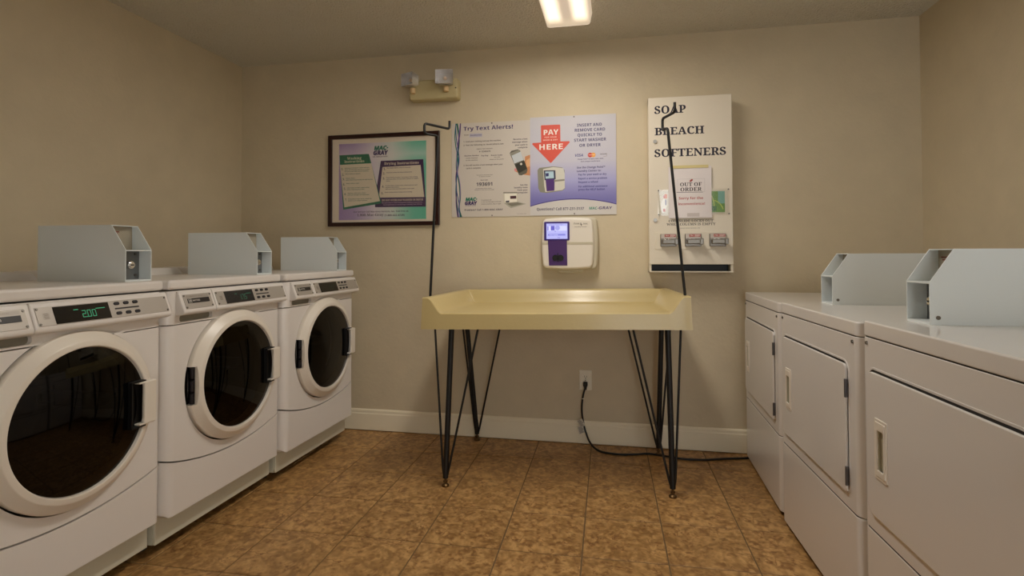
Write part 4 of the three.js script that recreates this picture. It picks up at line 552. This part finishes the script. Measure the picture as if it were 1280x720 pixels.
// emergency light
{
  const t = thing('emergency_light', 'beige two-headed emergency light high on the back wall above the framed poster', 'emergency light', [-1.135, 2.18, 0.001]);
  mesh('housing', box(-0.160, 0.160, -0.062, 0.064, 0, 0.078, 0.012), M.emerg, t);
  mesh('test_button', cyl(0.004, 0.004, [0.148, 0.0, 0.079], 'z', 12), M.dark, t);
  for (const [x, yaw, s, l] of [[-0.128, -0.42, 0.047, 'lamp head turned to the left'], [0.090, 0.12, 0.053, 'lamp head facing forward']]) {
    const neck = mesh('lamp_mount', [cyl(0.016, 0.03, [x, -0.008, 0.092], 'y', 20), cyl(0.010, 0.030, [x, -0.004, 0.075], 'z', 16)], std(0xd8b98a, 0.45), t);
    const m4 = new THREE.Matrix4().makeRotationY(yaw).setPosition(x, 0.022, 0.105), head = (g) => g.applyMatrix4(m4);
    const hh = mesh('lamp_head', [head(new THREE.CylinderGeometry(s * 1.40, s * 1.12, 0.06, 4, 1, true).rotateY(Math.PI / 4).rotateX(Math.PI / 2).scale(1.05, 0.82, 1).translate(0, 0.03, 0.018)), head(box(-s * 0.84, s * 0.84, 0.03 - s * 0.65, 0.03 + s * 0.65, -0.016, -0.009))], Object.assign(M.reflector, { side: THREE.DoubleSide }), t); hh.userData.label = l;
    mesh('bulb', head(new THREE.SphereGeometry(0.011, 16, 12).scale(1, 1, 1.5).translate(0, 0.03, 0.008)), std(0xe8d0b8, 0.2), hh);
    mesh('lens', head(box(-s * 1.06, s * 1.06, 0.03 - s * 0.83, 0.03 + s * 0.83, 0.049, 0.052)), M.clear, hh);
  }
}

// outlet and cord
{
  const t = thing('wall_outlet', 'ivory duplex wall outlet under the table with a plug in its lower socket', 'outlet', [-0.197, 0.381, 0.0005]);
  const pl = rrect(-0.037, 0.037, -0.060, 0.060, 0.005); mesh('cover_plate', ext(pl, 0, 0.006, 0.002, 3), M.outlet, t);
  const face = new THREE.Shape(); face.absarc(0, 0, 0.0172, -0.85, Math.PI + 0.85 - 0.0, false); face.closePath();
  for (const y of [0.020, -0.020]) { const r = mesh('receptacle', ext(new THREE.Shape().absarc(0, 0, 0.0165, 0, Math.PI * 2), 0.004, 0.0035, 0.0008, 2, 20).scale(1, 0.9, 1).translate(0, y, 0), M.outlet, t); mesh('slots', [box(-0.0072, -0.0052, y - 0.002, y + 0.008, 0.0072, 0.0079), box(0.0052, 0.0072, y - 0.002, y + 0.007, 0.0072, 0.0079), cyl(0.0028, 0.0007, [0, y - 0.008, 0.0076], 'z', 12)], M.dark, r); }
  mesh('screw', cyl(0.003, 0.002, [0, 0, 0.0065], 'z', 12), M.screw, t);
  const c = thing('power_cord', 'black power cord plugged into the outlet and trailing along the floor to the dryers', 'cord', [-0.197, 0, 0.03]);
  const w = (x, y, z) => V(x + 0.197, y, z - 0.03);
  mesh('plug', [new RoundedBoxGeometry(0.026, 0.026, 0.03, 3, 0.006).translate(0, 0.361, -0.006), cyl(0.008, 0.028, [0, 0.344, 0.0], 'y', 14, 0.010)], M.black, c);
  const pts = [w(-0.197, 0.345, 0.030), w(-0.211, 0.290, 0.034), w(-0.218, 0.220, 0.036), w(-0.212, 0.150, 0.036), w(-0.196, 0.085, 0.042), w(-0.168, 0.030, 0.070), w(-0.12, 0.0075, 0.125), w(-0.05, 0.006, 0.158), w(0.03, 0.006, 0.160), w(0.10, 0.006, 0.142), w(0.165, 0.006, 0.122), w(0.25, 0.006, 0.142), w(0.33, 0.006, 0.166), w(0.45, 0.006, 0.163), w(0.57, 0.006, 0.125), w(0.69, 0.006, 0.092), w(0.78, 0.006, 0.060), w(1.0, 0.006, 0.045)];
  mesh('cable', new THREE.TubeGeometry(new THREE.CatmullRomCurve3(pts), 160, 0.0058, 10), M.black, c);
  mesh('zip_tie', new THREE.TorusGeometry(0.007, 0.0022, 8, 18).rotateX(Math.PI / 2).translate(w(-0.213, 0.278, 0.035).x, 0.278, 0.005), std(0xe4dccb, 0.5), c);
  const tagTex = canvasTex(96, 128, (x, a, b) => { x.fillStyle = '#d8d2c4'; x.fillRect(0, 0, a, b); x.fillStyle = '#5a544c'; for (let i = 0; i < 8; i++) x.fillRect(10, 12 + i * 14, 50 + (i * 37) % 30, 6); });
  const tg = (dy, rz, ry) => mesh('warning_tag', new THREE.BoxGeometry(0.036, 0.044, 0.0012).rotateZ(rz).rotateY(ry).translate(w(-0.216, 0, 0).x - 0.006, dy, 0.016), std(0xffffff, 0.6, 0, { map: tagTex }), c);
  tg(0.135, 0.5, -0.3); tg(0.095, 0.3, 0.4);
}

scene.traverse((o) => { if (o.isMesh) { o.castShadow = true; o.receiveShadow = true; } });
renderer.render(scene, camera);
